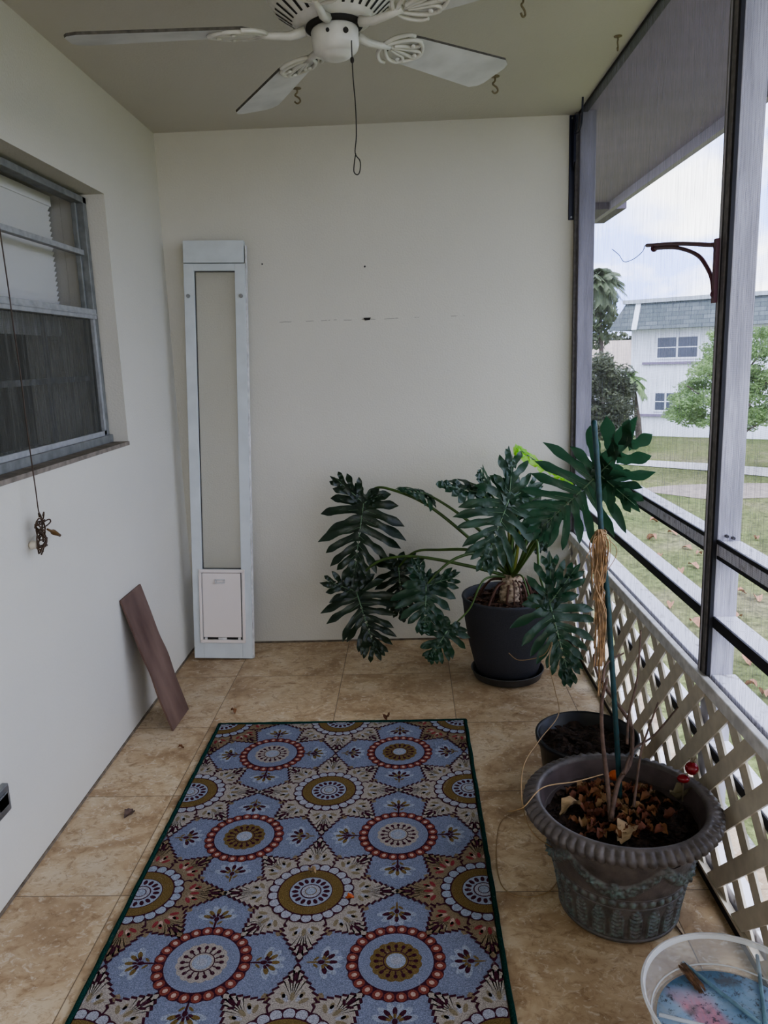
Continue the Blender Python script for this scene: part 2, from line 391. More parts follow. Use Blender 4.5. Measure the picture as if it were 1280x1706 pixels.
k.box((W-.009, yy-.056, .517), (W-.0005, yy-.044, H-.001)); k.box((W-.008, yy-.004, .517), (W-.0005, yy+.002, H-.001)); k.box((W-.0125, yy-.027, .517), (W-.0119, yy-.023, H-.001)); k.slot = 2
k.box((W-.0135, yy-.018, .517), (W-.0119, yy-.013, H-.001))
k.build('spline_track', [M_track, M_black, M_alu], enc)
k = MB(); k.box((W-.012, -1.0+.999-.03, .517), (W, -.004, H-.001)); k.build('wall_channel', M_track, enc)
k = MB(); k.box((W-.003, YR, H-.012), (W+.0035, -.03, H-.0005)); k.build('spline_strip', M_black, enc)
for z, y in ((.90, -1.62), (.905, -1.64)):
    k = MB(); k.tube([(W+.02+(y+1.64)*.8, -1.665, z-.03), (W+.02+(y+1.64)*.8, -1.6562, z-.03)], .004, 8); k.build('screw', M_black, enc)
struct(box('trim_4', (1.93, YR, -.16), (1.96, .15, -.02), mat('slab_edge', (.45, .45, .46), .9, 0, 90, .6)))

# ------------------------------------------------------------------ lattice
lat = thing('lattice_panel', (W-.012, -1.7, 0), 'cream vinyl lattice panel standing along the foot of the screen', 'lattice')
def lattice():
    k = MB(); z0, z1 = .028, .492; w = .042*math.sqrt(2)/2; pitch = .114; ya, yb_ = -3.2, -.03
    pitch = .145
    for layer, sg, ph_ in ((0, -1, -1.745), (1, 1, -2.145)):
        xa = W-.018+layer*.006; xb = xa+.006
        for i in range(-16, 20):
            c = ph_+i*pitch  # y where the lath meets the floor
            q = [(c-w+sg*z0, z0), (c+w+sg*z0, z0), (c+w+sg*z1, z1), (c-w+sg*z1, z1)]
            if max(y for y, z in q) < ya or min(y for y, z in q) > yb_: continue
            vs0 = [V((xa, y, z)) for y, z in q]; vs1 = [V((xb, y, z)) for y, z in q]
            k.poly(vs0); k.poly(vs1[::-1])
            for j in range(4): k.poly([vs0[j], vs0[(j+1) % 4], vs1[(j+1) % 4], vs1[j]])
    bmesh.ops.remove_doubles(k.bm, verts=k.bm.verts[:], dist=1e-5)
    for co, no in (((0, ya, 0), (0, -1, 0)), ((0, yb_, 0), (0, 1, 0))):
        bmesh.ops.bisect_plane(k.bm, geom=k.bm.verts[:]+k.bm.edges[:]+k.bm.faces[:], plane_co=co, plane_no=no, clear_outer=True)
    return k.build('lattice_laths', M_vinyl, lat)
lattice()
k = MB(); k.box((W-.022, -3.2, .480), (W-.003, -.02, .515)); k.build('cap_rail', M_vcap, lat, .003)
k = MB(); k.box((W-.0215, -3.2, .022), (W-.004, -.02, .03)); k.build('bottom_edge', M_vinyl, lat)
k = MB(); k.box((W-.020, -3.2, 0), (W-.003, -.02, .0215)); k.build('base_strip', M_black, lat)

# ------------------------------------------------------------------ ceiling fan
FC = V((.903, -1.600, 2.03)); TX, TY = .055, .0
fan = thing('ceiling_fan', (FC.x, FC.y, H), 'white five blade ceiling fan with scrolled blade arms hanging from ceiling', 'ceiling fan')
n_ = V((-TX, -TY, 1)).normalized(); xa_ = V((1, 0, TX)).normalized(); ya_ = n_.cross(xa_)
FM = Matrix(((xa_.x, ya_.x, n_.x, FC.x), (xa_.y, ya_.y, n_.y, FC.y), (xa_.z, ya_.z, n_.z, FC.z), (0, 0, 0, 1)))
k = MB(); k.lathe([(0, .245), (.07, .245), (.07, .20), (.04, .185), (.04, .175)], 40); k.build('canopy', M_white, fan, mtx=FM)
k = MB(); k.lathe([(.04, .178), (.105, .172), (.138, .140), (.146, .100), (.143, .078), (.130, .056), (.085, .022), (.076, .017), (0, .017)], 60)
k.build('motor_housing', M_white, fan, mtx=FM)
k = MB()
for i in range(30):
    a = 2*pi*i/30; d = V((cos(a), sin(a), 0)); t = V((-sin(a), cos(a), 0))
    a0, a1 = d*.092+V((0, 0, .0262)), d*.127+V((0, 0, .0527)); w = .0032; k.poly([a0-t*w, a0+t*w, a1+t*w*1.3, a1-t*w*1.3])
k.build('vent_slots', M_dark, fan, mtx=FM)
k = MB(); k.lathe([(.0, .02), (.062, .02), (.064, .012), (.058, .008), (.0, .008)], 40); k.build('flywheel', M_dark, fan, mtx=FM)
k = MB(); k.lathe([(.0, .012), (.050, .010), (.053, .004), (.052, -.026), (.048, -.036), (.040, -.042), (.033, -.043), (.031, -.048), (.018, -.053), (0, -.054)], 48)
k.build('switch_housing', M_white, fan, mtx=FM)
k = MB(); k.tube([(-.012, -.0505, -.010), (-.012, -.0540, -.010)], .004, 10)
k.build('screw_hole', M_dark, fan, mtx=FM); k = MB(); k.tube([(.026, -.045, -.012), (.028, -.048, -.012)], .006, 10)
k.build('chain_hole', M_dark, fan, mtx=FM)
def blade(ang):
    k = MB(); r0, r1 = .185, .572; pts = []
    w0, w1 = .050, .066
    prof = [(r0, -w0*.55), (r0+.018, -w0*.92), (r0+.05, -w0)] + [(r0+.05+(r1-.03-r0-.05)*i/6, -(w0+(w1-w0)*i/6)) for i in range(1, 7)] + [(r1-.008, -w1+.012), (r1, -w1+.03)]
    prof += [(x, -y) for x, y in prof[::-1]]
    top = [k.bm.verts.new((x, y, .003)) for x, y in prof]; bot = [k.bm.verts.new((x, y, -.003)) for x, y in prof]
    k.bm.faces.new(top); k.bm.faces.new(bot[::-1])
    n = len(prof)
    for i in range(n):
        f = k.bm.faces.new((top[i], bot[i], bot[(i+1) % n], top[(i+1) % n])); f.material_index = 1
    R = Matrix.Rotation(ang, 4, 'Z') @ Matrix.Translation((0, 0, .012)) @ Matrix.Rotation(rad(-12), 4, 'X')
    b = k.build('blade', [M_blade, M_dust], fan, mtx=FM @ R)
    k = MB(); z = -.006
    k.tube([(.066, 0, -.004), (.10, 0, -.012), (.14, 0, z-.004), (.17, 0, z)], [.011, .009, .008, .008], 8)
    for s in (1, -1):
        k.tube(bez([(.155, 0, z), (.175, s*.020, z), (.205, s*.040, z), (.235, s*.043, z), (.243, s*.030, z), (.228, s*.018, z), (.205, s*.014, z), (.180, s*.006, z)], 5), .0052, 6)
        k.tube(bez([(.150, s*.004, z), (.160, s*.030, z), (.185, s*.052, z), (.205, s*.055, z)], 5), .0048, 6)
    k.tube(bez([(.175, 0, z), (.215, .006, z), (.262, .012, z), (.272, 0, z), (.262, -.012, z), (.215, -.006, z), (.175, 0, z)], 5), .005, 6)
    k.tube(bez([(.232, .042, z), (.255, .030, z), (.276, 0, z), (.255, -.030, z), (.232, -.042, z)], 5), .0048, 6)
    for y in (.028, -.028, 0): k.ball((.222 if y else .255, y, z-.005), .0062, 8, (1, 1, .6))
    k.build('blade_arm', M_white, b, mtx=FM @ R)
for i, a in enumerate((189, 119, 46, -26, -98)): blade(rad(a))
cp = P(586, 76, y=-1.648)
ch = [cp+V((0, .006, .012)), cp, cp+V((.0005, 0, -.06)), cp+V((.0035, 0, -.12)), cp+V((.003, 0, -.18)), P(592, 255, y=-1.648), P(600, 268, y=-1.648), P(600, 284, y=-1.648), P(596, 291, y=-1.648), P(590, 286, y=-1.648), P(591, 268, y=-1.648), P(593, 256, y=-1.648)]
k = MB(); k.tube(bez(ch, 6), .0012, 6); k.ball(P(587, 100, y=-1.648), .0045, 10, (1, 1, 1.5)); k.build('pull_chain', M_dark, fan)

def hook(px, py, label, s=1.0, rz=0):
    p = P(px, py-8, z=H); t = thing('cup_hook', (p.x, p.y, H), label, 'hook'); s *= 1.25
    k = MB(); k.lathe([(0, 0), (.011*s, 0), (.011*s, -.002), (.006*s, -.004), (0, -.004)], 16, (0, 0))
    k.build('hook_plate', M_brass, t, mtx=Matrix.Translation(p))
    k = MB(); k.tube(bez([(0, 0, 0), (0, 0, -.010*s), (-.006*s, 0, -.017*s), (.004*s, 0, -.024*s), (.007*s, 0, -.032*s), (-.001*s, 0, -.037*s), (-.008*s, 0, -.032*s)], 5), .0022*s, 8)
    k.build('hook_wire', M_brass, t, mtx=Matrix.Translation(p) @ Matrix.Rotation(rz, 4, 'Z'))
hook(495, 155, 'brass cup hook in the ceiling left of the fan pull chain', 1.1)
hook(825, 135, 'brass cup hook in the ceiling by the tip of the right fan blade', 1.2, .3)
hook(872, 2, 'brass cup hook in the ceiling at the top edge above the fan blade', 1.1, .8)
hook(1030, 68, 'pair of small hooks in the ceiling beside the top of the screen', .9, 1.2)

# ------------------------------------------------------------------ pet door panel
Bx, By = .308, -.175
pan_len = 1.83
lean = math.atan2(.175-.036, 1.82)
PM = Matrix.Translation((Bx, By, 0.001)) @ Matrix.Rotation(-lean, 4, 'X') @ Matrix.Rotation(rad(1.9), 4, 'Y') @ Matrix.Translation((-.264, 0, 0))
pd = thing('pet_door_panel', (Bx-.13, By, 0), 'tall narrow pale grey patio pet door panel leaning in the corner', 'pet door')
Wd = .264
def pbox(name, boxes, m, bev=.0015, parent=None):
    k = MB()
    for a, b in boxes: k.box(a, b)
    return k.build(name, m, parent or pd, bev, mtx=PM)
pbox('frame', [((0, -.03, 0), (.044, 0, 1.735)), ((Wd-.044, -.03, 0), (Wd, 0, 1.735)), ((.044, -.03, 0), (Wd-.044, 0, .085)), ((.044, -.03, 1.705), (Wd-.044, 0, 1.735)), ((.044, -.028, .395), (Wd-.044, 0, .41))], M_pdoor)
pbox('top_cap', [((0, -.031, 1.738), (Wd-.004, 0, 1.83))], M_pdoor)
pbox('side_channel', [((Wd, -.026, 0), (Wd+.006, -.002, 1.81))], M_vcap)
pbox('glass_seal', [((.044, -.016, .41), (.046, -.003, 1.705)), ((Wd-.046, -.016, .41), (Wd-.044, -.003, 1.705)), ((.044, -.016, 1.703), (Wd-.044, -.003, 1.705)), ((.044, -.016, .41), (Wd-.044, -.003, .412))], M_black, 0)
k = MB(); k.poly([(.046, -.012, .41), (Wd-.046, -.012, .41), (Wd-.046, -.012, 1.704), (.046, -.012, 1.704)]); k.build('glass_pane', M_pglass, pd, mtx=PM)
ff = pbox('flap_frame', [((.030, -.038, .078), (.042, -.028, .408)), ((Wd-.040, -.038, .078), (Wd-.028, -.028, .408)), ((.030, -.038, .396), (Wd-.028, -.028, .410)), ((.030, -.038, .074), (Wd-.028, -.028, .088))], M_flap, .002)
pbox('flap', [((.046, -.036, .100), (Wd-.046, -.026, .394))], M_flap, .001)
pbox('flap_seal', [((.044, -.030, .089), (Wd-.044, -.02, .394))], M_dark, 0)
pbox('latch', [((.104, -.044, .348), (.148, -.036, .353)), ((.104, -.044, .362), (.148, -.036, .367)), ((.104, -.044, .348), (.110, -.036, .367)), ((.142, -.044, .348), (.148, -.036, .367))], M_vcap, .001)
pbox('magnet_tab', [((.112, -.037, .088), (.150, -.030, .098)), ((.050, -.037, .088), (.062, -.030, .098)), ((Wd-.062, -.037, .088), (Wd-.050, -.030, .098))], M_vcap, .001)
for x in (.018, Wd-.018):
    k = MB(); k.tube([(x, -.030, 1.60), (x, -.037, 1.60)], .0085, 14); k.build('thumb_screw', M_metal, pd, mtx=PM)

# ------------------------------------------------------------------ leaning board
b0, b1 = V((.150, -.886, .0)), V((.157, -.707, .0)); t0, t1 = V((.008, -.892, .506)), V((.008, -.687, .505))
k = MB(); F, Bk = [], []; nn = 24
nrm = (b1-b0).cross(t0-b0).normalized(); nrm = nrm if nrm.x > 0 else -nrm
for i in range(nn+1):
    t = i/nn
    wl = .012*sin(t*9)*math.exp(-((t-.42)/.22)**2)+.010*math.exp(-((t-.55)/.10)**2); wr = .016*math.exp(-((t-.50)/.06)**2)*0 + .010*sin((t-.3)*12)*math.exp(-((t-.48)/.18)**2)
    L_ = b0.lerp(t0, t) + V((0, -wl, 0)); R_ = b1.lerp(t1, t) + V((0, wr, 0))
    F.append((k.bm.verts.new(L_), k.bm.verts.new(R_))); Bk.append((k.bm.verts.new(L_-nrm*.007), k.bm.verts.new(R_-nrm*.007)))
for i in range(nn):
    k.bm.faces.new((F[i][0], F[i][1], F[i+1][1], F[i+1][0])); k.bm.faces.new((Bk[i][1], Bk[i][0], Bk[i+1][0], Bk[i+1][1]))
    k.bm.faces.new((F[i][0], F[i+1][0], Bk[i+1][0], Bk[i][0])); k.bm.faces.new((F[i+1][1], F[i][1], Bk[i][1], Bk[i+1][1]))
k.bm.faces.new((F[0][0], F[0][1], Bk[0][1], Bk[0][0])); k.bm.faces.new((F[-1][0], F[-1][1], Bk[-1][1], Bk[-1][0]))
bmesh.ops.translate(k.bm, verts=k.bm.verts[:], vec=(0, 0, .0035))
tag(k.build('wooden_board', M_wood), 'thin brown wooden board with wavy edges leaning against left wall', 'board')

# ------------------------------------------------------------------ hanging cord
cx_ = .035
cord = thing('hanging_cord', P(66, 890, x=cx_), 'brown electrical cord hanging in a coiled bundle below the window', 'cord')
top = P(0, 385, x=cx_)
pts = [V((cx_, top.y-.02, H)), V((cx_, top.y-.012, top.z+.3)), top] + [P(x, y, x=cx_) for x, y in ((14, 480), (22, 540), (35, 630), (42, 690), (50, 750), (60, 820), (64, 850), (70, 868))]
k = MB(); k.tube(bez(pts, 4), .0016, 6); k.build('cord_run', M_cord, cord)
c0 = P(69, 892, x=cx_); k = MB()
path = []
for i in range(110):
    a = i/110*2*pi*8.5; t = i/110
    path.append(c0 + V((.011*cos(a), .014*sin(a)*(1+.5*sin(9*t+1)), .045-.085*t+.012*sin(a*1.13+1)+.006*sin(a*2.7))))
k.tube(path, .0022, 6)
k.tube(bez([c0+V((0, .002, .05)), c0+V((0, .0, .062)), c0+V((.004, .004, .045)), c0+V((0, .006, -.02))], 5), .0022, 6)
k.tube(bez([c0+V((0, 0, .03)), c0+V((.01, .03, .038)), c0+V((.01, .042, .030)), c0+V((.005, .03, .022)), c0+V((0, .0, .018))], 5), .0018, 6)
k.tube(bez([c0+V((0, -.01, .015)), c0+V((.0, -.028, .0)), c0+V((0, -.026, -.03)), c0+V((0, .0, -.045))], 5), .0018, 6)
k.build('coiled_bundle', M_cord, cord)
k = MB(); pa = c0+V((.008, .022, .012)); pb = P(100, 892, x=cx_+.01)
k.tube([pa, pa.lerp(pb, .3), pa.lerp(pb, .45), pa.lerp(pb, .7), pb], [.003, .004, .008, .006, .004], 8)
k.build('plug', mat('plug_brown', (.13, .07, .02), .5), cord)
q = P(52, 908, x=.004); kn = thing('cord_insulator', q, 'small white ceramic insulator on left wall holding the coiled cord', 'insulator')
k = MB(); k.tube([(.0005, q.y, q.z), (.008, q.y, q.z), (.014, q.y, q.z), (.022, q.y, q.z)], [.009, .013, .010, .012], 16); k.build('ceramic_body', mat('ceramic', (.62, .57, .47), .35), kn)
k = MB(); k.tube([(.022, q.y, q.z), (.026, q.y, q.z)], .004, 8); k.build('screw', M_dark, kn)

# electrical box low on left wall
a = P(0, 1297, x=.0); b = P(8, 1350, x=0)
eb = thing('outlet_cover', (0, -1.80, .29), 'grey metal outlet cover low on the left wall', 'outlet')
y1_, z1_, z0_ = -1.753, P(6, 1300, x=0).z, P(6, 1350, x=0).z
k = MB(); k.box((.0005, y1_-.075, z0_), (.018, y1_, z1_)); k.build('cover_box', M_metal, eb, .003)
k = MB(); k.box((.018, y1_-.060, z0_+.02), (.022, y1_-.015, z0_+.055)); k.box((.018, y1_-.060, z1_-.05), (.022, y1_-.015, z1_-.015)); k.build('cover_flap', M_metal, eb, .002)

# wall holes and anchors
for px, py, r, lab in ((437, 440, .0035, 'small dark screw hole in back wall beside the leaning panel'), (608, 444, .0045, 'dark round screw hole in the middle of the back wall'),):
    p = P(px, py, y=0); k = MB(); k.tube([(p.x, -.0003, p.z), (p.x, -.003, p.z)], [r, r*.8], 12); tag(k.build('screw_hole', M_black), lab, 'screw hole')
p = P(612, 531, y=0); k = MB(); pts = [(p.x-.016, -.001, p.z+.004), (p.x+.016, -.001, p.z+.004), (p.x+.011, -.001, p.z-.006), (p.x-.009, -.001, p.z-.007)]
k.poly(pts); k.poly([(x, y-.004, z) for x, y, z in pts]); 
tag(k.build('wall_gouge', M_dark), 'dark half round gouge in the back wall plaster', 'gouge')

# ------------------------------------------------------------------ brackets
wb = thing('wall_bracket', (1.765, 0, 1.9), 'long black metal hanging bracket folded flat on the back wall', 'bracket')
k = MB(); k.box((1.744, -.006, 1.865), (1.769, -.0005, 2.277)); k.build('wall_plate', M_bracket, wb, .002)
k = MB(); k.box((1.758, -.035, 2.09), (1.766, -.006, 2.270)); k.tube(bez([(1.762, -.02, 2.22), (1.764, -.035, 2.21), (1.764, -.055, 2.235), (1.766, -.07, 2.262)], 5), .004, 6)
k.tube([(1.760, -.030, 2.27), (1.760, -.030, 2.10), (1.760, -.012, 2.06)], .004, 6); k.build('folded_arm', M_bracket, wb)
hk = P(971, 165, y=-.20); k = MB()
k.tube(bez([(1.764, -.03, 2.20), (1.762, -.10, 2.19), (1.756, -.18, 2.20), P(971, 172, y=-.22), P(972, 150, y=-.22), P(974, 143, y=-.22), P(970, 142, y=-.22), P(970, 155, y=-.22), P(972, 162, y=-.22)], 5), .004, 6); k.build('end_hook', M_bracket, wb)
for z in (1.876, 2.265):
    k = MB(); k.tube([(1.756, -.006, z), (1.756, -.008, z)], .004, 10); k.build('screw', M_metal, wb)
hx = W-.020
ph = thing('plant_hanger', (hx, -1.60, 1.5), 'maroon curved steel plant hanger arm screwed to the big post', 'plant hanger')
pa, pb = P(1194, 407, x=hx), P(1075, 409, x=hx)
yt = pa.y
tz = pa.z; dirn = (pb-pa)
k = MB(); k.box((hx-.004, yt-.010, tz-.13), (hx+.004, yt+.006, tz+.012)); k.build('back_plate', M_maroon, ph)
ey = -1.10
ez = P(1078, 409, x=hx).z; ey = P(1078, 409, x=hx).y
k = MB(); k.tube(bez([(hx, yt, tz-.015), (hx, yt+.012, tz+.001), (hx, yt+.04, tz+.004), (hx, (yt+ey)/2, (tz+ez)/2+.003), (hx, ey+.0, ez+.0)], 5), .0052, 8)
k.build('top_arm', M_maroon, ph)
cpts = [P(x, y, x=hx) for x, y in ((1090, 414), (1120, 412), (1145, 417), (1165, 427), (1177, 443), (1186, 463), (1189, 490))]
k = MB(); k.tube(bez(cpts, 5), .0052, 8); k.ball(cpts[0], .010, 8); k.ball(cpts[-1], .008, 8); k.build('curved_brace', M_maroon, ph)
k = MB(); k.tube(bez([P(x, y, x=hx) for x, y in ((1075, 409), (1070, 420), (1055, 432), (1040, 436), (1032, 425), (1020, 415))], 5), .0012, 5); k.build('loose_wire', M_dark, ph)

# ------------------------------------------------------------------ rug
def rug():
    cols = dict(fleck=(.225, .185, .12), blue=(.195, .215, .295), plum=(.060, .016, .030), cream=(.34, .305, .27), creamb=(.33, .335, .38), gold=(.165, .115, .045), red=(.21, .058, .045),
                pink=(.44, .32, .27), pale=(.29, .32, .39), brown=(.12, .055, .03), khaki=(.22, .17, .11), edge=(.008, .045, .036), back=(.15, .12, .09), rose=(.26, .05, .055))
    names = list(cols)
    mats = []
    for n in names:
        c = cols[n]
        m, nt, b, v = newmat('rug_'+n)
        nn1 = noise_n(nt, v, 420, 3, .7)
        cc = ramp_n(nt, nn1, [(.35, tuple(x*.55 for x in c)), (.55, c), (.72, tuple(min(1, x*1.35+.02) for x in c))])
        lint = ramp_n(nt, noise_n(nt, scaled(nt, v, (1, .3, 1)), 55, 4, .8, 2.), [(.62, (0,0,0)), (.74, (.35,.35,.35))])
        cc = mixc(nt, lint, cc, (.5, .5, .5))
        nt.links.new(cc, b.inputs['Base Color']); b.inputs['Roughness'].default_value = 1; b.inputs['Specular IOR Level'].default_value = .05
        bp = nt.nodes.new('ShaderNodeBump'); bp.inputs['Strength'].default_value = .8; bp.inputs['Distance'].default_value = .003
        nt.links.new(noise_n(nt, v, 350, 3), bp.inputs['Height']); nt.links.new(bp.outputs[0], b.inputs['Normal'])
        mats.append(m)
    k = MB(); Z0 = .0062; DZ = .00022
    def sh(pts, col, lay):
        k.slot = names.index(col)
        vs = [k.bm.verts.new((x, y, Z0+DZ*lay)) for x, y in pts]; k.bm.faces.new(vs).material_index = k.slot
    def fanp(c, pts, col, lay):     # star-shaped outline as a fan, copes with concave shapes
        s = names.index(col); z = Z0+DZ*lay
        cv = k.bm.verts.new((*c, z)); vs = [k.bm.verts.new((x, y, z)) for x, y in pts]
        for i in range(len(vs)): k.bm.faces.new((cv, vs[i], vs[(i+1) % len(vs)])).material_index = s
    def disc(cx, cy, r, col, lay, n=40, scal=0, ns=0):
        fanp((cx, cy), [(cx+(r+scal*abs(sin(ns*t/2)))*cos(t), cy+(r+scal*abs(sin(ns*t/2)))*sin(t)) for t in [2*pi*i/n for i in range(n)]], col, lay)
    def ell(cx, cy, a, rx, ry, col, lay, n=10):
        sh([(cx+rx*cos(t)*cos(a)-ry*sin(t)*sin(a), cy+rx*cos(t)*sin(a)+ry*sin(t)*cos(a)) for t in [2*pi*i/n for i in range(n)]], col, lay)
    def petal(cx, cy, a, r0, r1, hw, fill, lay, accent, flecks):
        ux, uy = cos(a), sin(a)
        def outl(g):
            pts = []; n = 26; rr1 = r1+g*1.6; h = hw+g; side = []
            for i in range(n+1):
                t = i/n; r = r0+(rr1-r0)*t
                prof = (.80+.20*sin(t/.34*pi/2) if t < .34 else (1-((t-.34)/.66)**1.05))
                tooth = .008*((i*1.0) % 3)/2 if .12 < t < .93 else 0
                side.append((r, max(0, h*prof-tooth*(1 if t > .1 else 0)+.002)))
            return [(cx+ux*r-uy*w, cy+uy*r+ux*w) for r, w in side] + [(cx+ux*r+uy*w, cy+uy*r-ux*w) for r, w in side[::-1]]
        cc = (cx+ux*(r0+.035), cy+uy*(r0+.035))
        fanp(cc, outl(.0055), 'plum', lay); fanp(cc, outl(0), fill, lay+1)
        def at(r, w): return cx+ux*r-uy*w, cy+uy*r+ux*w
        # fan of flecks from the base
        for j, da in enumerate((-58, -30, 0, 30, 58)):
            x, y = at(r0+.020+.024*cos(rad(da)), .030*sin(rad(da)))
            ell(x, y, a+rad(da), .012, .0052, flecks if j % 2 else accent, lay+2)
        for j, da in enumerate((-45, 45)):
            x, y = at(r0+.020+.044*cos(rad(da))*.9, .040*sin(rad(da))*.72); ell(x, y, a+rad(da*.6), .009, .0045, accent, lay+2)
        x, y = at(r1-.030, 0); ell(x, y, a, .013, .0052, 'plum', lay+2)
        for s_ in (1, -1):
            x, y = at(r1-.042, .009*s_); ell(x, y, a+s_*.9, .009, .0035, 'plum', lay+2)
    def star(cx, cy, kind):
        fill, acc, fl = (('khaki', 'rose', 'pink') if kind == 'red' else ('cream', 'fleck', 'creamb'))
        for i in range(8):    # leaves peeping between petals
            a = pi/8+i*pi/4; ell(cx+.128*cos(a), cy+.128*sin(a), a, .034, .014, 'khaki', 1)
        for i in (1, 3, 5, 7, 0, 2, 4, 6):
            r1 = .222 if i % 2 == 0 else .208
            petal(cx, cy, i*pi/4, .095, r1, .050, fill, 2 if i % 2 else 6, acc, fl)
        lay = 11
        disc(cx, cy, .106, 'plum', lay, 132, .004, 22)
        for i in range(22):
            a = 2*pi*(i+.5)/22; ell(cx+.094*cos(a), cy+.094*sin(a), a, .0135, .0128, 'creamb' if kind == 'cream' else 'pale', lay+1, 12)
        disc(cx, cy, .085, 'plum', lay+2); disc(cx, cy, .0815, 'gold', lay+3); disc(cx, cy, .055, 'plum', lay+4); disc(cx, cy, .053, 'blue' if 0 else 'pale', lay+5)
        for i in range(16):
            a = 2*pi*i/16; ell(cx+.040*cos(a), cy+.040*sin(a), a, .009, .0055, 'plum', lay+6, 8); 
        disc(cx, cy, .0265, 'plum', lay+7); disc(cx, cy, .0235, 'creamb', lay+8); disc(cx, cy, .015, 'gold' if kind == 'cream' else 'plum', lay+9); disc(cx, cy, .013, 'pale', lay+10)
    def ring(cx, cy, kind):
        disc(cx, cy, .108, 'plum', 2, 120, .004, 24)
        for i in range(24):
            a = 2*pi*(i+.5)/24; ell(cx+.0985*cos(a), cy+.0985*sin(a), a, .0128, .0115, 'red', 3, 12)
            ell(cx+.098*cos(a), cy+.098*sin(a), a, .0065, .0055, 'pink', 4, 8)
        disc(cx, cy, .0865, 'plum', 5); disc(cx, cy, .084, 'blue', 6)
        c1 = 'gold' if kind else 'cream'
        disc(cx, cy, .055, c1, 7, 96, .004, 16); disc(cx, cy, .040, 'blue' if 0 else c1, 8)
        for i in range(16):
            a = 2*pi*i/16; ell(cx+.044*cos(a), cy+.044*sin(a), a, .0062, .0048, 'plum', 9, 8); ell(cx+.034*cos(a), cy+.034*sin(a), a, .006, .002, 'plum', 9, 6)
        disc(cx, cy, .029, 'plum', 10); disc(cx, cy, .0265, c1, 11); disc(cx, cy, .022, 'pale', 12); disc(cx, cy, .012, 'creamb', 13)
    def palm(cx, cy, a, kind):
        ux, uy = cos(a), sin(a)
        for da in (-75, -45, -15, 15, 45, 75):
            b = a+rad(da); ell(cx+.030*cos(b), cy+.030*sin(b), b, .020, .009, 'pale', 1)
        for j, da in enumerate((-70, -38, 0, 38, 70)):
            b = a+rad(da); L_ = .026; ell(cx+L_*cos(b), cy+L_*sin(b), b, .011, .0052, 'plum' if kind else 'gold', 2)
            b2 = a+rad(da); ell(cx+.014*cos(b2), cy+.014*sin(b2), b2, .006, .0035, 'gold' if kind else 'plum', 3)
        ell(cx-ux*.014, cy-uy*.014, a, .020, .0026, 'gold' if kind else 'plum', 2); ell(cx, cy, a, .008, .006, 'plum', 3)
        for s_ in (1, -1):
            x, y = cx-ux*.012-uy*.010*s_, cy-uy*.012+ux*.010*s_; ell(x, y, a+s_*.8, .008, .0032, 'gold', 2)
    xl, xr, yt, yb = .312, 1.222, -.850, -2.374
    k.slot = names.index('blue'); k.poly([(xl, yb, Z0), (xr, yb, Z0), (xr, yt, Z0), (xl, yt, Z0)])
    for j in range(5):
        y = -.846-.4635*j
        for i, x in enumerate((.330, .765, 1.200)):
            star(x, y, 'red' if (i != 1 and j % 2 == 0) else 'cream')
    for j in range(4):
        y = -1.075-.4635*j
        for i, x in enumerate((.5475, .9825)):
            ring(x, y, (i+j) % 2)
            for q, (dx, dy, a) in enumerate(((.139, 0, 0), (-.139, 0, pi), (0, .137, pi/2), (0, -.137, -pi/2))):
                s_ = (i+j) % 2
                if s_: palm(x+dx*1.2, y+dy*1.16, a+pi, 1)
                else: palm(x+dx, y+dy, a, 0)
    for co, no in (((xl+.008, 0, 0), (-1, 0, 0)), ((xr-.008, 0, 0), (1, 0, 0)), ((0, yt-.007, 0), (0, 1, 0)), ((0, yb+.008, 0), (0, -1, 0))):
        bmesh.ops.bisect_plane(k.bm, geom=k.bm.verts[:]+k.bm.edges[:]+k.bm.faces[:], plane_co=co, plane_no=no, clear_outer=True)
    for f in k.bm.faces:
        if f.normal.z < 0: f.normal_flip()
    r = thing('area_rug', (.767, -1.6, 0), 'blue area rug with floral medallions and a green edge on the tile floor', 'rug')
    me = bpy.data.meshes.new('pile'); k.bm.to_mesh(me); k.bm.free()
    for m in mats: me.materials.append(m)
    o = bpy.data.objects.new('rug_pile', me); COL.objects.link(o); adopt(o, r)
    box('rug_backing', (xl+.001, yb+.001, .0008), (xr-.001, yt-.001, .0060), mats[names.index('back')], r)
    k = MB()
    def edge(a, b, n=50):
        k.tube([V(a).lerp(V(b), i/n)+V((random.uniform(-.001, .001), random.uniform(-.001, .001), 0)) for i in range(n+1)], .0062, 8)
    z = .0066; c4 = [(xl, yb, z), (xr, yb, z), (xr, yt, z), (xl, yt, z)]
    for i in range(4): edge(c4[i], c4[(i+1) % 4])
    k.build('edge_binding', mats[names.index('edge')], r)
rug()

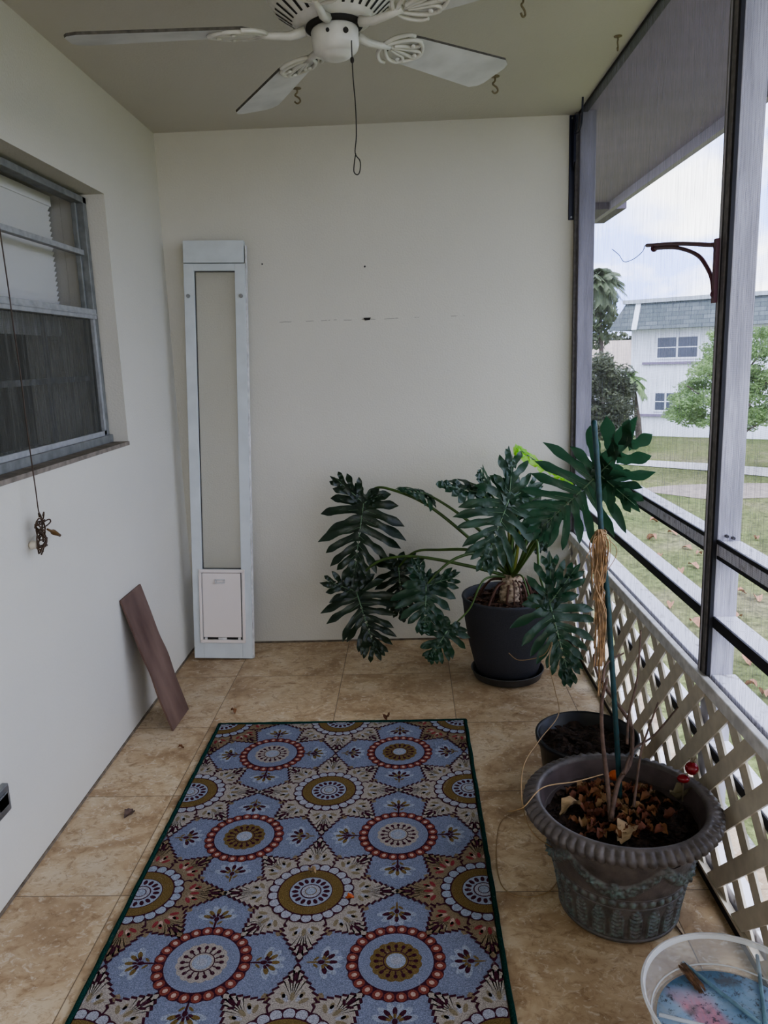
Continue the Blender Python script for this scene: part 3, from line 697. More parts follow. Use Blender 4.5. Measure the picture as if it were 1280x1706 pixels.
# ------------------------------------------------------------------ potted philodendron
PC = V((1.428, -.436, 0))
k = MB(); k.lathe([(0, .001), (.128, .001), (.138, .006), (.148, .036), (.151, .038), (.148, .040), (.143, .036), (.133, .010), (0, .008)], 64, (PC.x, PC.y))
tag(k.build('plant_saucer', M_sauc), 'round dark plastic saucer under the tall charcoal pot', 'saucer')
phil = thing('potted_philodendron', (PC.x, PC.y, .009), 'large split leaf philodendron in a tall charcoal grey pot by the back wall', 'potted plant')
k = MB(); k.lathe([(0, .0095), (.106, .0095), (.120, .014), (.138, .07), (.160, .16), (.174, .25), (.182, .335), (.186, .348), (.184, .354), (.176, .354), (.170, .345), (.166, .30), (0, .30)], 80, (PC.x, PC.y))
k.build('pot', M_pot, phil)
def soil(name, c, r, z, parent, n=40, amp=.012, mound=.0, m=None):
    k = MB(); rings = []
    for i in range(12):
        rr = r*i/11
        rings.append([k.bm.verts.new((c[0]+rr*cos(2*pi*j/n), c[1]+rr*sin(2*pi*j/n), z+mound*(1-(i/11)**2)+amp*mn.noise(V((rr*cos(2*pi*j/n)*28, rr*sin(2*pi*j/n)*28, z*9))))) for j in range(n)])
    for i in range(11):
        for j in range(n):
            try: f = k.bm.faces.new((rings[i][j], rings[i][(j+1) % n], rings[i+1][(j+1) % n], rings[i+1][j])); f.smooth = True
            except ValueError: pass
    bmesh.ops.remove_doubles(k.bm, verts=k.bm.verts[:], dist=1e-5)
    return k.build(name, m or M_soil, parent)
soil('soil', (PC.x, PC.y), .168, .318, phil, mound=.012)
def chips(name, c, r, z, n, parent, m, size=.014, flat=.35):
    k = MB()
    for i in range(n):
        a = random.uniform(0, 2*pi); rr = r*math.sqrt(random.random())
        mt = Matrix.Translation((c[0]+rr*cos(a), c[1]+rr*sin(a), z+random.uniform(-.002, .008))) @ Matrix.Rotation(random.uniform(0, 6), 4, 'Z') @ Matrix.Rotation(random.uniform(-.5, .5), 4, 'X')
        s = size*random.uniform(.5, 1.3); k.box((-s, -s*flat, -s*.15), (s, s*flat, s*.15), mt)
    o = k.build(name, m, parent); o['kind'] = 'stuff'; return o
chips('bark_mulch', (PC.x, PC.y), .158, .330, 260, phil, M_chip)
# trunk
CR = V((1.447, -.44, .425))
k = MB()
tb = bez([(1.430, -.445, .31), (1.433, -.455, .35), (1.440, -.452, .39), (1.450, -.44, .43)], 8)
k.tube(tb, [.036+.006*abs(sin(i*1.3)) for i in range(len(tb))], 14)
for i in range(22):  # leaf scars
    t = i/22; p = tb[int(t*(len(tb)-1))]; a = i*2.4; d = V((cos(a), sin(a), 0)); k.ball(p+d*.034, .014, 10, (1, 1, .62))
k.build('trunk', M_trunk, phil)
k = MB()
for i in range(16):
    a = i*2.4+.3; r = random.uniform(.06, .14); b_ = V((1.442, -.446, random.uniform(.37, .43)))
    e = V((PC.x+cos(a)*r, PC.y+sin(a)*r, .325)); md = b_.lerp(e, .45)+V((cos(a)*.02, sin(a)*.02, .035))
    k.tube(bez([b_, md, e], 8), random.choice((.0035, .0028, .005)), 6)
k.build('aerial_roots', M_root, phil)

def add_blade(k, B, T, N, hw, nl, rnd, fold, droop, wid, back, asym, rough, basal=True):
    B, T = V(B), V(T); L_ = (T-B).length; U = (T-B)/L_; N = V(N); N = (N-U*N.dot(U)).normalized(); W_ = N.cross(U)
    def place(u, v, w=0):
        dd = abs(v); ww = w - droop*(dd*dd)/max(hw, .01)*.8 - droop*.10*(u/L_)**2*L_ + fold*dd*.25
        return B + U*u + W_*v + N*ww
    lobes = []
    for sd in (1, -1) if basal else ():
        h = hw*(asym if sd > 0 else 1/asym)
        if basal: lobes += [(sd, .00, 160, h*.60*back, 1.05), (sd, .01, 134, h*.82*back, 1.05), (sd, .03, 110, h*.98*back, 1.0)]
        for i in range(nl):
            t = i/(nl-1); lobes.append((sd, .08+.76*t, 86-54*t, h*(1.08-.66*t**1.4)*rnd.uniform(.90, 1.1), 1.0-.32*t))
    if basal:
        lobes.append((1, .80, 3, L_*.30, .8)); sp = L_*.76/(nl-1)
    else:   # one of the long branched fingers at the base of the leaf
        for sd in (1, -1):
            lobes += [(sd, .14, 58, L_*.52*rnd.uniform(.85, 1.1), .9), (sd, .38, 46, L_*.50*rnd.uniform(.85, 1.1), .9), (sd, .62, 34, L_*.34, .75)]
        lobes.append((1, .0, 2, L_, 1.05)); sp = L_*.155
    for sd, s0, an, ln, wf in lobes:
        n = 12; a0 = rad(an+rnd.uniform(-6, 6)); cur = rad(rnd.uniform(8, 34)); u, v = s0*L_, 0.0; ph = rnd.uniform(0, 6); rows = []; tw = rnd.uniform(-.35, .35)
        bend = rnd.uniform(-.4, 1.0)*rough
        hwid = sp*.61*wf*wid
        for i in range(n+1):
            t = i/n; a = a0 - cur*t if an > 6 else a0
            du, dv = cos(a), sin(a)*sd
            if i: u += du*ln/n; v += dv*ln/n
            pr = (1.05-.85*t if t < .42 else .69+.16*sin((t-.42)/.46*pi)) if t < .78 else .75*(1-((t-.78)/.22)**1.4)
            w = hwid*max(pr*(1+.11*sin(ph+t*15)), .02)
            nx, ny = -dv, du
            zz = -bend*t*t*ln + .004*sin(ph+t*9)
            rows.append([k.bm.verts.new(place(u+nx*w, v+ny*w, zz+w*.22+tw*w*t)), k.bm.verts.new(place(u, v, zz-.0015)), k.bm.verts.new(place(u-nx*w, v-ny*w, zz+w*.22-tw*w*t))])
        for i in range(n):
            for j in (0, 1):
                f = k.bm.faces.new((rows[i][j], rows[i][j+1], rows[i+1][j+1], rows[i+1][j])); f.smooth = True; f.material_index = 0
    k.slot = 1
    k.tube([place(L_*.93*i/8, 0, .0022) for i in range(9)], [.0030*(1-.75*i/8)*(1 if basal else .7) for i in range(9)], 6)
    for sd, s0, an, ln, wf in lobes[:-1]:
        a = rad(an-8); k.tube([place(s0*L_, 0, .0008), place(s0*L_+cos(a)*ln*.32, sin(a)*sd*ln*.32, .0012)], [.0011, .0005], 4, False)
    k.slot = 0
def leaf(B, T, N, hw, m=M_leaf, nl=7, seed=0, stem=None, fold=.25, droop=.35, wid=1.0, back=1.0, asym=1.0, sr=.0045, rough=.12, label=None, extra=()):
    rnd = random.Random(seed); k = MB(); B = V(B)
    add_blade(k, B, T, N, hw, nl, rnd, fold, droop, wid, back, asym, rough)
    for T2, hw2, nl2 in extra: add_blade(k, B, T2, N, hw2, nl2+2, rnd, fold, droop*.5, 1.0, 1, 1, rough, False)
    ob = k.build('leaf', [m, M_rib], phil)
    if label: ob['label'] = label
    if stem:
        k = MB(); pts = bez([CR]+[V(s_) for s_ in stem]+[B], 8); nn = len(pts)
        k.tube(pts, [sr*(1.75-.9*i/nn) for i in range(nn)], 8); k.build('petiole', M_stem, ob)
    return ob
def Q(x, y, d): return P(x, y, y=d)
# upper left big leaf
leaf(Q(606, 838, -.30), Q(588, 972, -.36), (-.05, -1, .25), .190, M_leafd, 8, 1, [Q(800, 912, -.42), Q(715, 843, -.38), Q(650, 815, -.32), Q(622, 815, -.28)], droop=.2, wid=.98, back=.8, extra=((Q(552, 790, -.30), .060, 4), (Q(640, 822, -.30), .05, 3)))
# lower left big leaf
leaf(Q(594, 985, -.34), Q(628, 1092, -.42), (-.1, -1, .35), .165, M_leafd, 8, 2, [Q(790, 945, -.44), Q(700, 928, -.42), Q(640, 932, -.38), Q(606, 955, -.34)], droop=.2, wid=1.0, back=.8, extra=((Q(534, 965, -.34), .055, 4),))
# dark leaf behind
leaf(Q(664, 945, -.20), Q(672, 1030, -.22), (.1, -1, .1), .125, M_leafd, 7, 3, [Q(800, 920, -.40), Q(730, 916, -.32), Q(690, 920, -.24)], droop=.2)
# mid leaf
leaf(Q(710, 976, -.55), Q(708, 1050, -.62), (.15, -1, .6), .125, M_leaf, 6, 4, [Q(800, 925, -.46), Q(765, 928, -.50), Q(735, 948, -.54)], droop=.3, wid=1.25, back=.8, extra=((Q(688, 926, -.53), .045, 3), (Q(770, 958, -.54), .05, 4)))
# small low leaf
leaf(Q(746, 1050, -.62), Q(716, 1098, -.66), (.0, -1, .5), .088, M_leaf, 6, 5, [Q(808, 965, -.52), Q(782, 1015, -.58)], droop=.35, wid=1.2, sr=.003, back=1.1)
# top small leaves
leaf(Q(704, 822, -.40), Q(672, 815, -.52), (-.1, -.75, .9), .085, M_leaf, 5, 6, [Q(815, 900, -.46), Q(770, 860, -.42), Q(728, 832, -.40)], droop=.5, wid=1.35)
leaf(Q(800, 822, -.36), Q(735, 806, -.46), (.0, -.8, .9), .085, M_leaf, 6, 7, [Q(835, 905, -.44), Q(830, 855, -.40)], droop=.45, wid=1.3)
leaf(Q(815, 818, -.30), Q(800, 790, -.40), (.0, -.8, .6), .09, M_leaf, 5, 17, [Q(840, 905, -.44), Q(835, 855, -.36)], droop=.45, wid=1.3)
# central big leaf
leaf(Q(848, 832, -.60), Q(808, 940, -.70), (.25, -1, .55), .182, M_leaf, 7, 8, [Q(850, 930, -.48), Q(856, 880, -.50), Q(862, 845, -.55)], droop=.3, wid=1.0, back=.8, fold=.5, extra=((Q(856, 742, -.56), .085, 4), (Q(905, 800, -.55), .085, 4)))
# leaf behind it, right
leaf(Q(872, 838, -.42), Q(925, 862, -.52), (.1, -.8, .8), .135, M_leaf, 6, 9, [Q(850, 935, -.46), Q(858, 880, -.44)], droop=.4, wid=1.1)
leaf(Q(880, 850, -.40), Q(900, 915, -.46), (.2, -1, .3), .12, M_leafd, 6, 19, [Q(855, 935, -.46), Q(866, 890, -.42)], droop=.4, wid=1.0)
# big right leaf
leaf(Q(998, 790, -1.08), Q(893, 888, -1.00), (-.12, -1, .25), .185, M_leaf, 8, 10, [Q(862, 950, -.52), Q(905, 890, -.70), Q(960, 815, -.92)], droop=.18, wid=.98, back=.7, sr=.006, asym=1.0, extra=((Q(1076, 708, -1.30), .10, 5), (Q(1064, 846, -1.26), .075, 4)))
# back lit young leaf
leaf(Q(868, 752, -.30), Q(962, 812, -.34), (.0, -.25, 1), .055, M_leafy, 7, 11, [Q(855, 900, -.42), Q(850, 820, -.36), Q(856, 765, -.32)], droop=.3, wid=1.2, label='bright yellow green leaf edge', sr=.003)
# lower right leaf, hangs in front of the pot
leaf(Q(916, 1005, -1.00), Q(950, 1132, -1.12), (.05, -1, .45), .138, M_leaf, 8, 12, [Q(870, 935, -.58), Q(893, 900, -.72), Q(900, 960, -.90)], droop=.3, wid=1.05, back=.7, fold=.5, extra=((Q(918, 918, -.98), .040, 3), (Q(966, 938, -1.02), .055, 4)))
leaf(Q(898, 1008, -.80), Q(905, 985, -.84), (.0, -1, .3), .022, M_leafy if 0 else M_stem, 4, 13, [Q(870, 960, -.6), Q(885, 1000, -.72)], wid=1.6, sr=.0025)
# inner stems and sheath
for i, (x, y, d) in enumerate(((846, 860, -.44), (868, 870, -.45), (836, 880, -.46), (880, 885, -.47))):
    k = MB(); k.tube(bez([CR+V((0, 0, -.02)), CR.lerp(Q(x, y, d), .5)+V((.004*i, 0, 0)), Q(x, y, d)], 6), [.010*(1-.6*j/12) for j in range(13)], 8)
    k.build('young_sheath', M_sheath if i < 2 else M_stem, phil)

# ------------------------------------------------------------------ black nursery pot
NC = V((1.548, -1.35, 0))
np_ = thing('nursery_pot', (NC.x, NC.y, 0), 'plain black plastic nursery pot of dark soil behind the urn', 'plant pot')
k = MB(); k.lathe([(0, .001), (.112, .001), (.118, .006), (.140, .185), (.149, .187), (.151, .205), (.147, .208), (.141, .203), (.134, .15), (0, .15)], 64, (NC.x, NC.y)); k.build('pot_wall', M_nurs, np_)
soil('soil', (NC.x, NC.y), .137, .168, np_, amp=.022, mound=.012)
chips('soil_crumbs', (NC.x, NC.y), .120, .178, 90, np_, M_soil, .008, .7)

# ------------------------------------------------------------------ decorative urn
UC = V((1.521, -1.815, 0)); UD = []
urn = thing('urn_planter', (UC.x, UC.y, 0), 'large bronze green garland urn planter with gadrooned rim by the lattice', 'planter')
NR = 360
def urn_fn(r, z, a):
    d = 0
    if .012 < z < .108:    # leaf panels
        u = (a*22/(2*pi)) % 1; q = (z-.018)/.082
        if abs(u-.5) < .36*max(0.1, 1-max(0, q-.6)*1.6) and 0 < q < .97:
            d += .0032; v_ = abs(u-.5)
            d += .0022*(1 if sin((q*7.5-v_*2.2)*2*pi) > 0 else -1) if v_ < .26 else .0018
        u2 = (a*44/(2*pi)) % 1
    if .104 < z < .126:    # beads
        u = (a*44/(2*pi)) % 1; e = ((u-.5)/.42)**2+((z-.115)/.0095)**2
        if e < 1: d += .006*math.sqrt(1-e)
    if .126 <= z < .232:   # garland swags
        u = (a*5/(2*pi)+.02) % 1; zc = .150+.062*(2*(u-.5))**2*1.0
        e = (z-zc)/.018
        if abs(e) < 1:
            d += .0105*math.sqrt(1-e*e)*(.55+.60*mn.noise(V((cos(a)*26, sin(a)*26, z*130)))) + .003*abs(mn.noise(V((cos(a)*60, sin(a)*60, z*260))))
        if abs(u-.5) < .035 and abs(z-.150) < .022:
            rr_ = math.hypot((u-.5)*.95, z-.150); d += .005+.003*sin(rr_*900)
    UD.append(d); return r+d, z
k = MB()
zs = []
prof = [(0, .0012), (.126, .0012), (.136, .004), (.139, .012), (.137, .018)]
z = .020
while z < .235:
    t = (z-.02)/.215; prof.append((.136+.034*t+.012*t*t, z)); z += .0022
prof += [(.178, .238), (.188, .242)]
k.lathe(prof, NR, (UC.x, UC.y), urn_fn)
for zb_, rb in ((.126, .1555), (.100, .1505), (.012, .140)):
    k.lathe([(rb-.004, zb_-.004), (rb, zb_-.003), (rb+.0015, zb_), (rb, zb_+.003), (rb-.004, zb_+.004)], 96, (UC.x, UC.y))
ub = k.build('urn_body', M_urn, urn)
at_ = ub.data.attributes.new('relief', 'FLOAT', 'POINT')
for i_, d_ in enumerate(UD): at_.data[i_].value = min(1, max(0, d_/.009))
def rim_fn(r, z, a):
    u = (a*64/(2*pi) + (z-.25)*9) % 1; g = abs(sin(u*pi))**.45
    if r > .204: return r-.011*(1-g), z-.004*(1-g)*(1 if z > .262 else -1)
    return r, z
k = MB(); k.lathe([(.175, .238), (.192, .240), (.208, .246), (.222, .254), (.2285, .263), (.228, .273), (.220, .281), (.210, .285), (.204, .284), (.200, .286), (.192, .286), (.188, .282), (.186, .272)], 512, (UC.x, UC.y), rim_fn)
k.build('gadrooned_rim', M_urn, urn)
k = MB(); k.lathe([(.187, .279), (.180, .255), (.174, .215), (0, .205)], 80, (UC.x, UC.y)); k.build('inner_wall', M_urnin, urn)
soil('soil', (UC.x, UC.y), .178, .222, urn, 60, .020, .010)
chips('soil_crumbs', (UC.x, UC.y), .160, .232, 260, urn, M_soil, .007, .75)
def U3(px, py, y): return P(px, py, y=y)
stems = [
 [(1018, 1370, -1.86), (1012, 1300, -1.80), (1004, 1230, -1.78), (1003, 1170, -1.77), (1012, 1130, -1.77)],
 [(1018, 1365, -1.86), (1030, 1305, -1.80), (1050, 1270, -1.74), (1053, 1215, -1.70), (1038, 1185, -1.68), (1016, 1155, -1.64), (995, 1120, -1.58), (990, 1090, -1.55)],
 [(1036, 1290, -1.79), (1052, 1262, -1.74), (1054, 1210, -1.72)],
 [(1056, 1345, -1.84), (1064, 1280, -1.78), (1072, 1240, -1.75), (1097, 1170, -1.70)],
 [(1040, 1290, -1.79), (1055, 1250, -1.72), (1090, 1225, -1.66), (1130, 1178, -1.60)],
 [(1045, 1240, -1.75), (1048, 1190, -1.72), (1062, 1130, -1.70), (1068, 1050, -1.68)],
 [(1004, 1135, -1.75), (1012, 1105, -1.72), (1040, 1088, -1.70)]]
for i, s in enumerate(stems):
    k = MB(); pts = bez([P(x, y, y=d) for x, y, d in s], 6); r = .0062 if i < 2 else .0036
    k.tube(pts, [r*(1-.45*j/len(pts)) for j in range(len(pts))], 7); k.build('bare_stem', M_twig, urn)

def curled(name, p, s, m, label, group=None, n=6, seed=0, cat='leaf', tilt=None):
    r = random.Random(seed); k = MB(); rows = []
    cur = r.uniform(.8, 2.4); rz = r.uniform(0, 6.28); tl = tilt if tilt is not None else r.uniform(-.5, .5)
    mt = Matrix.Translation(p) @ Matrix.Rotation(rz, 4, 'Z') @ Matrix.Rotation(tl, 4, 'X')
    for i in range(n+1):
        t = i/n; w = s*.30*math.sin(pi*min(.98, max(.06, t)))**.7*(1+.2*sin(i*2.1))
        z = s*.16*sin(t*pi*cur)
        rows.append([k.bm.verts.new(mt @ V((s*(t-.5), w*f, z+abs(f)*w*.7*cur+.003*sin(i*3+f*4)))) for f in (-1, -.5, 0, .5, 1)])
    for i in range(n):
        for j in range(4): f = k.bm.faces.new((rows[i][j], rows[i][j+1], rows[i+1][j+1], rows[i+1][j])); f.smooth = True
    zmin = min(v.co.z for v in k.bm.verts); bmesh.ops.translate(k.bm, verts=k.bm.verts[:], vec=(0, 0, p[2]-zmin))
    o = k.build(name, m); tag(o, label, cat, group); return o
rr = random.Random(5)
for i in range(120):
    px, py = rr.gauss(1022, 44), rr.uniform(1315, 1402)
    p = P(px, py, z=.236)
    if (p-V((UC.x, UC.y, .236))).length > .150: continue
    curled('dried_leaf', (p.x, p.y, .234+rr.uniform(0, .012)), rr.uniform(.018, .038), rr.choice((M_dry, M_dry, M_dryr, M_dryr, M_dryo)), 'crumpled brown dried leaf in the heap inside the urn', 'dried brown leaves in the urn', seed=i)
p = P(1040, 1392, z=.236); o = curled('dried_leaf', (p.x, p.y, .238),   .075, M_dryp, 'large pale tan dried leaf at the front inside the urn', seed=91, tilt=.2)
p = P(945, 1358, z=.236); o = curled('dried_leaf', (p.x+.008, p.y, .240), .06, M_dryp, 'pale tan curled dried leaf at the left inside the urn', seed=92, tilt=.2)
p = P(1142, 1335, z=.236); o = curled('dried_leaf', (p.x-.005, p.y, .238), .065, mat('olive_dry', (.20, .17, .10), .8, 0, 30, .6), 'olive grey shrivelled leaf at the right inside the urn', seed=93)
p = P(1025, 1299, z=.25); k = MB(); k.ball((p.x, p.y, .262), .014, 14, (1.2, .9, 1)); k.tube(bez([(p.x-.018, p.y-.004, .252), (p.x-.02, p.y-.008, .262), (p.x-.012, p.y-.010, .268)], 4), .003, 6)
k.bm.verts.ensure_lookup_table(); tag(k.build('orange_shell', M_orange), 'small orange shell behind the bare stems in the urn', 'shell')
p = P(1153, 1280, y=-1.80); rb = thing('red_ball_pick', p, 'shiny dark red ball ornament on a pick at the right rim of the urn', 'ornament')
k = MB(); k.ball(p, .0155, 20); k.build('red_ball', M_red, rb)
p2 = P(1139, 1297, y=-1.80); k = MB(); k.ball(p2, .0125, 16, (1.2, 1, .8)); k.build('lower_ball', M_red, rb)
k = MB(); k.tube([p2+V((0, 0, -.06)), p2, p], .002, 6)
for a in (-.4, 0, .4): k.tube([p+V((0, 0, .014)), p+V((.010*a*2, 0, .027))], .0012, 5)
k.build('pick_wire', M_brass, rb)

# ------------------------------------------------------------------ green stake with raffia
st = thing('garden_stake', P(1032, 1292, y=-1.70), 'dark green plant stake standing upright in the urn soil', 'stake')
pts = [P(1033, 1330, y=-1.755)] + [P(x, y, y=d) for x, y, d in ((1031, 1285, -1.745), (1026, 1200, -1.73), (1020, 1110, -1.715), (1013, 1000, -1.70), (1006, 930, -1.69), (1001, 870, -1.68), (996, 780, -1.67), (990, 702, -1.66))]
pts = bez(pts, 5)
k = MB(); k.tube(pts, [.0062*(1+.10*(i % 2)) for i in range(len(pts))], 10); k.build('stake_rod', M_stake, st)
k = MB(); k.ball(pts[-1], .0062, 10, (1, 1, .6)); k.build('stake_cap', M_stake, st)
rf = thing('raffia_bundle', P(1002, 880, y=-1.70), 'straw coloured raffia bundle tied round the green stake', 'raffia')
k = MB(); r3 = random.Random(11)
for i in range(48):
    x0 = 1001+r3.uniform(-9, 9); dep = -1.70+r3.uniform(-.016, .010); ln = r3.choice((1000, 1040, 1080, 1110, 950, 1060))
    if i % 14 == 0: ln = 1160
    bow = r3.uniform(-15, 15); x1 = 997+r3.uniform(-9, 9)
    pts = [(x0*.5+500, 882), (x0+bow*.7, 905), (x0+bow*.5, 935), (x0-3+bow*.2, 970), (x1+4, (970+ln)/2), (x1, ln)]
    k.tube(bez([P(x, y, y=dep) for x, y in pts], 4), .0011 if i % 3 else .0017, 4, False)
for i in range(14):
    a = r3.uniform(-24, 26); k.tube(bez([P(1001, 890, y=-1.71), P(1001+a, 905+r3.uniform(-10, 25), y=-1.72), P(1001+a*.9, 930+r3.uniform(0, 40), y=-1.71), P(1000, 965, y=-1.71)], 5), .0009, 4, False)
o = k.build('raffia_strands', M_raffia, rf); o['kind'] = 'stuff'
k = MB()
for j in range(3):
    c = P(1001, 886+j*4, y=-1.695); k.tube([c+V((.0125*cos(a), .0125*sin(a), .002*sin(a*2))) for a in [2*pi*i/16 for i in range(17)]], .0022, 5)
k.build('raffia_knot', M_raffia, rf)

# ------------------------------------------------------------------ trailing dry vines
def vine(pts, label, r=.0014, m=M_vine):
    k = MB(); k.tube(bez(pts, 7), r, 6); tag(k.build('dried_vine', m), label, 'vine')
vine([P(1005, 1290, y=-1.81), P(960, 1302, y=-1.86), P(905, 1312, y=-1.92), P(872, 1345, y=-1.96), P(845, 1352, y=-1.9)], 'thin tan dried vine arching over the left rim of the urn')
vine([P(848, 1088, y=-1.0), P(866, 1100, y=-1.05), P(905, 1092, y=-1.08), P(920, 1070, y=-1.1), P(915, 1105, y=-1.15), P(925, 1150, y=-1.25), P(931, 1190, y=-1.40), P(900, 1232, y=-1.58), P(873, 1275, y=-1.72), P(870, 1335, y=-1.80), P(886, 1385, y=-1.88), P(920, 1412, y=-1.84)], 'long tan dried vine looping down left of the black nursery pot')
vine([P(x, y, z=.003) for x, y in ((872, 1345), (838, 1365), (828, 1400), (830, 1455), (845, 1485), (880, 1494), (915, 1485), (934, 1460))], 'thin dark dried vine lying on the tiles beside the rug')
vine([P(x, y, z=.003) for x, y in ((1125, 1540), (1140, 1560), (1146, 1562))], 'short dark twig on the tiles right of the urn foot', .002, M_twig)

# ------------------------------------------------------------------ bits on the floor
for i, (x, y, s, zf, m, lab) in enumerate(((389, 1188, .030, 0, M_dry, 'small curled brown leaf on the tiles above the rug corner'), (646, 1199, .045, .008, M_dry, 'brown curled leaf at the far edge of the rug'),
        (302, 1247, .020, 0, M_dry, 'tiny brown leaf on the tiles beside the foot of the board'), (215, 1358, .045, 0, M_twig, 'dark shrivelled leaf on the tiles left of the rug'),
        (543, 1065, .045, 0, mat('red_dry', (.16, .03, .025), .8), 'reddish dried leaf on the floor against the back wall'), (583, 1498, .022, .014, M_orange, 'bright orange leaf scrap on the rug'),
        (520, 1455, .026, .014, M_dryp, 'tan leaf scrap on the medallion of the rug'))):
    p = P(x, y, z=zf); curled('dried_leaf', (p.x, p.y, zf+.0005), s, m, lab, seed=40+i)

# ------------------------------------------------------------------ clear plastic tub with painted insert
TC = V((1.568, -2.364, 0)); TR = .150; BZ, TZ = .186, .250
stand = thing('plant_stand', (TC.x, TC.y, 0), 'low round stand with three dark legs under the clear plastic tub', 'stand')
k = MB(); k.lathe([(0, BZ-.018), (.112, BZ-.018), (.116, BZ-.012), (.116, BZ-.003), (.112, BZ-.0005), (0, BZ-.0005)], 60, (TC.x, TC.y)); k.build('stand_top', M_bracket, stand)
for i in range(3):
    a = 2*pi*i/3+.5; k = MB(); k.tube([(TC.x+.085*cos(a), TC.y+.085*sin(a), BZ-.018), (TC.x+.105*cos(a), TC.y+.105*sin(a), .0008)], .008, 8); k.build('leg', M_bracket, stand)
tub = thing('clear_plastic_tub', (TC.x, TC.y, BZ), 'round clear plastic tub with a blue and pink painted bottom beside the lattice', 'tub')
k = MB(); k.lathe([(.88*TR, BZ+.002), (.91*TR, BZ+.008), (.95*TR, BZ+.03), (.985*TR, TZ-.010)], 90, (TC.x, TC.y)); k.build('tub_wall', M_clear, tub)
k = MB(); k.lathe([(.975*TR, TZ-.008), (.995*TR, TZ-.008), (1.025*TR, TZ-.004), (1.032*TR, TZ-.001), (1.02*TR, TZ+.001), (.985*TR, TZ-.002), (.975*TR, TZ-.008)], 90, (TC.x, TC.y)); k.build('tub_rim', M_clearr, tub)
k = MB(); k.tube([(TC.x+1.005*TR*cos(a), TC.y+1.005*TR*sin(a), TZ) for a in [2*pi*i/80 for i in range(81)]], .0012, 6); k.build('rim_bead', M_vcap, tub)
k = MB(); k.lathe([(0, BZ), (.87*TR, BZ), (.89*TR, BZ+.002), (0, BZ+.003)], 90, (TC.x, TC.y)); k.build('tub_floor', M_clear, tub)
k = MB(); k.tube([(TC.x+.90*TR*cos(a), TC.y+.90*TR*sin(a), BZ+.012) for a in [2*pi*i/80 for i in range(81)]], .0016, 6); k.build('inner_ridge', M_clearr, tub)
def paint_mat():
    m, nt, b, v = newmat('blue_pink_paint')
    n1 = noise_n(nt, v, 9, 5, .6, .8)
    c = ramp_n(nt, n1, [(.30, (.10, .24, .40)), (.45, (.28, .44, .66)), (.60, (.42, .56, .74)), (.75, (.50, .55, .62))])
    sx = nt.nodes.new('ShaderNodeSeparateXYZ'); nt.links.new(v, sx.inputs[0])
    # pink swash running from the middle toward the rim
    dd = mnode(nt, 'ABSOLUTE', mnode(nt, 'ADD', mnode(nt, 'SUBTRACT', mnode(nt, 'MULTIPLY', mnode(nt, 'SUBTRACT', sx.outputs[0], TC.x), .8), mnode(nt, 'MULTIPLY', mnode(nt, 'SUBTRACT', sx.outputs[1], TC.y), -.35)), mnode(nt, 'MULTIPLY', noise_n(nt, v, 14, 4), .05)))
    sw = nt.nodes.new('ShaderNodeMapRange'); sw.inputs[1].default_value = .034; sw.inputs[2].default_value = .020; nt.links.new(dd, sw.inputs[0])
    yl_ = nt.nodes.new('ShaderNodeMapRange'); yl_.inputs[1].default_value = TC.y+.095; yl_.inputs[2].default_value = TC.y+.05; nt.links.new(sx.outputs[1], yl_.inputs[0])
    f = mnode(nt, 'MULTIPLY', mnode(nt, 'MULTIPLY', sw.outputs[0], yl_.outputs[0]), mnode(nt, 'ADD', noise_n(nt, scaled(nt, v, (3, .6, 1)), 40, 4), .25))
    c = mixc(nt, f, c, (.70, .30, .38))
    sp = ramp_n(nt, noise_n(nt, v, 90, 6, .7), [(.38, (.9,.9,.9)), (.46, (0,0,0))])
    c = mixc(nt, sp, c, (.07, .07, .11))
    g = ramp_n(nt, noise_n(nt, v, 16, 5, .6), [(.58, (0,0,0)), (.68, (.75,.75,.75))])
    c = mixc(nt, g, c, (.17, .15, .15))
    nt.links.new(c, b.inputs['Base Color']); b.inputs['Roughness'].default_value = .3
    return m
M_paint = paint_mat(); M_ribb = mat('rib_blue', (.22, .38, .50), .3, 0, 30, .4)
PZ = BZ+.006; rp = .84*TR
k = MB(); k.lathe([(0, PZ), (rp*.6, PZ), (rp, PZ-.0005), (rp, PZ-.0025), (0, PZ-.0025)], 90, (TC.x, TC.y)); k.build('painted_disc', M_paint, tub)
for p0, p1, m_ in (((1138, 1604), (1268, 1706), M_ribb), ((1262, 1592), (1276, 1706), M_ribb), ((1098, 1690), (1200, 1716), M_clearr)):
    a, b = P(*p0, z=PZ+.005), P(*p1, z=PZ+.005); k = MB(); k.tube([a, a.lerp(b, .5), b], .0036, 8); k.build('divider_rib', m_, tub)
cl = thing('root_clump', P(1160, 1625, z=PZ), 'clump of dried brown roots on the painted bottom of the clear tub', 'roots')
k = MB(); r4 = random.Random(3)
for i in range(30):
    a = P(1136+r4.uniform(-5, 7), 1606+r4.uniform(-3, 8), z=PZ+.010); b = P(1168+r4.uniform(-10, 8), 1650+r4.uniform(-8, 6), z=PZ+.006)
    k.tube(bez([a, a.lerp(b, .5)+V((r4.uniform(-.004, .004), r4.uniform(-.004, .004), r4.uniform(0, .006))), b], 4), r4.choice((.0007, .0012)), 5)
o = k.build('root_strands', mat('root_brown', (.25, .14, .08), .8, 0, 80, .7), cl); o['kind'] = 'stuff'

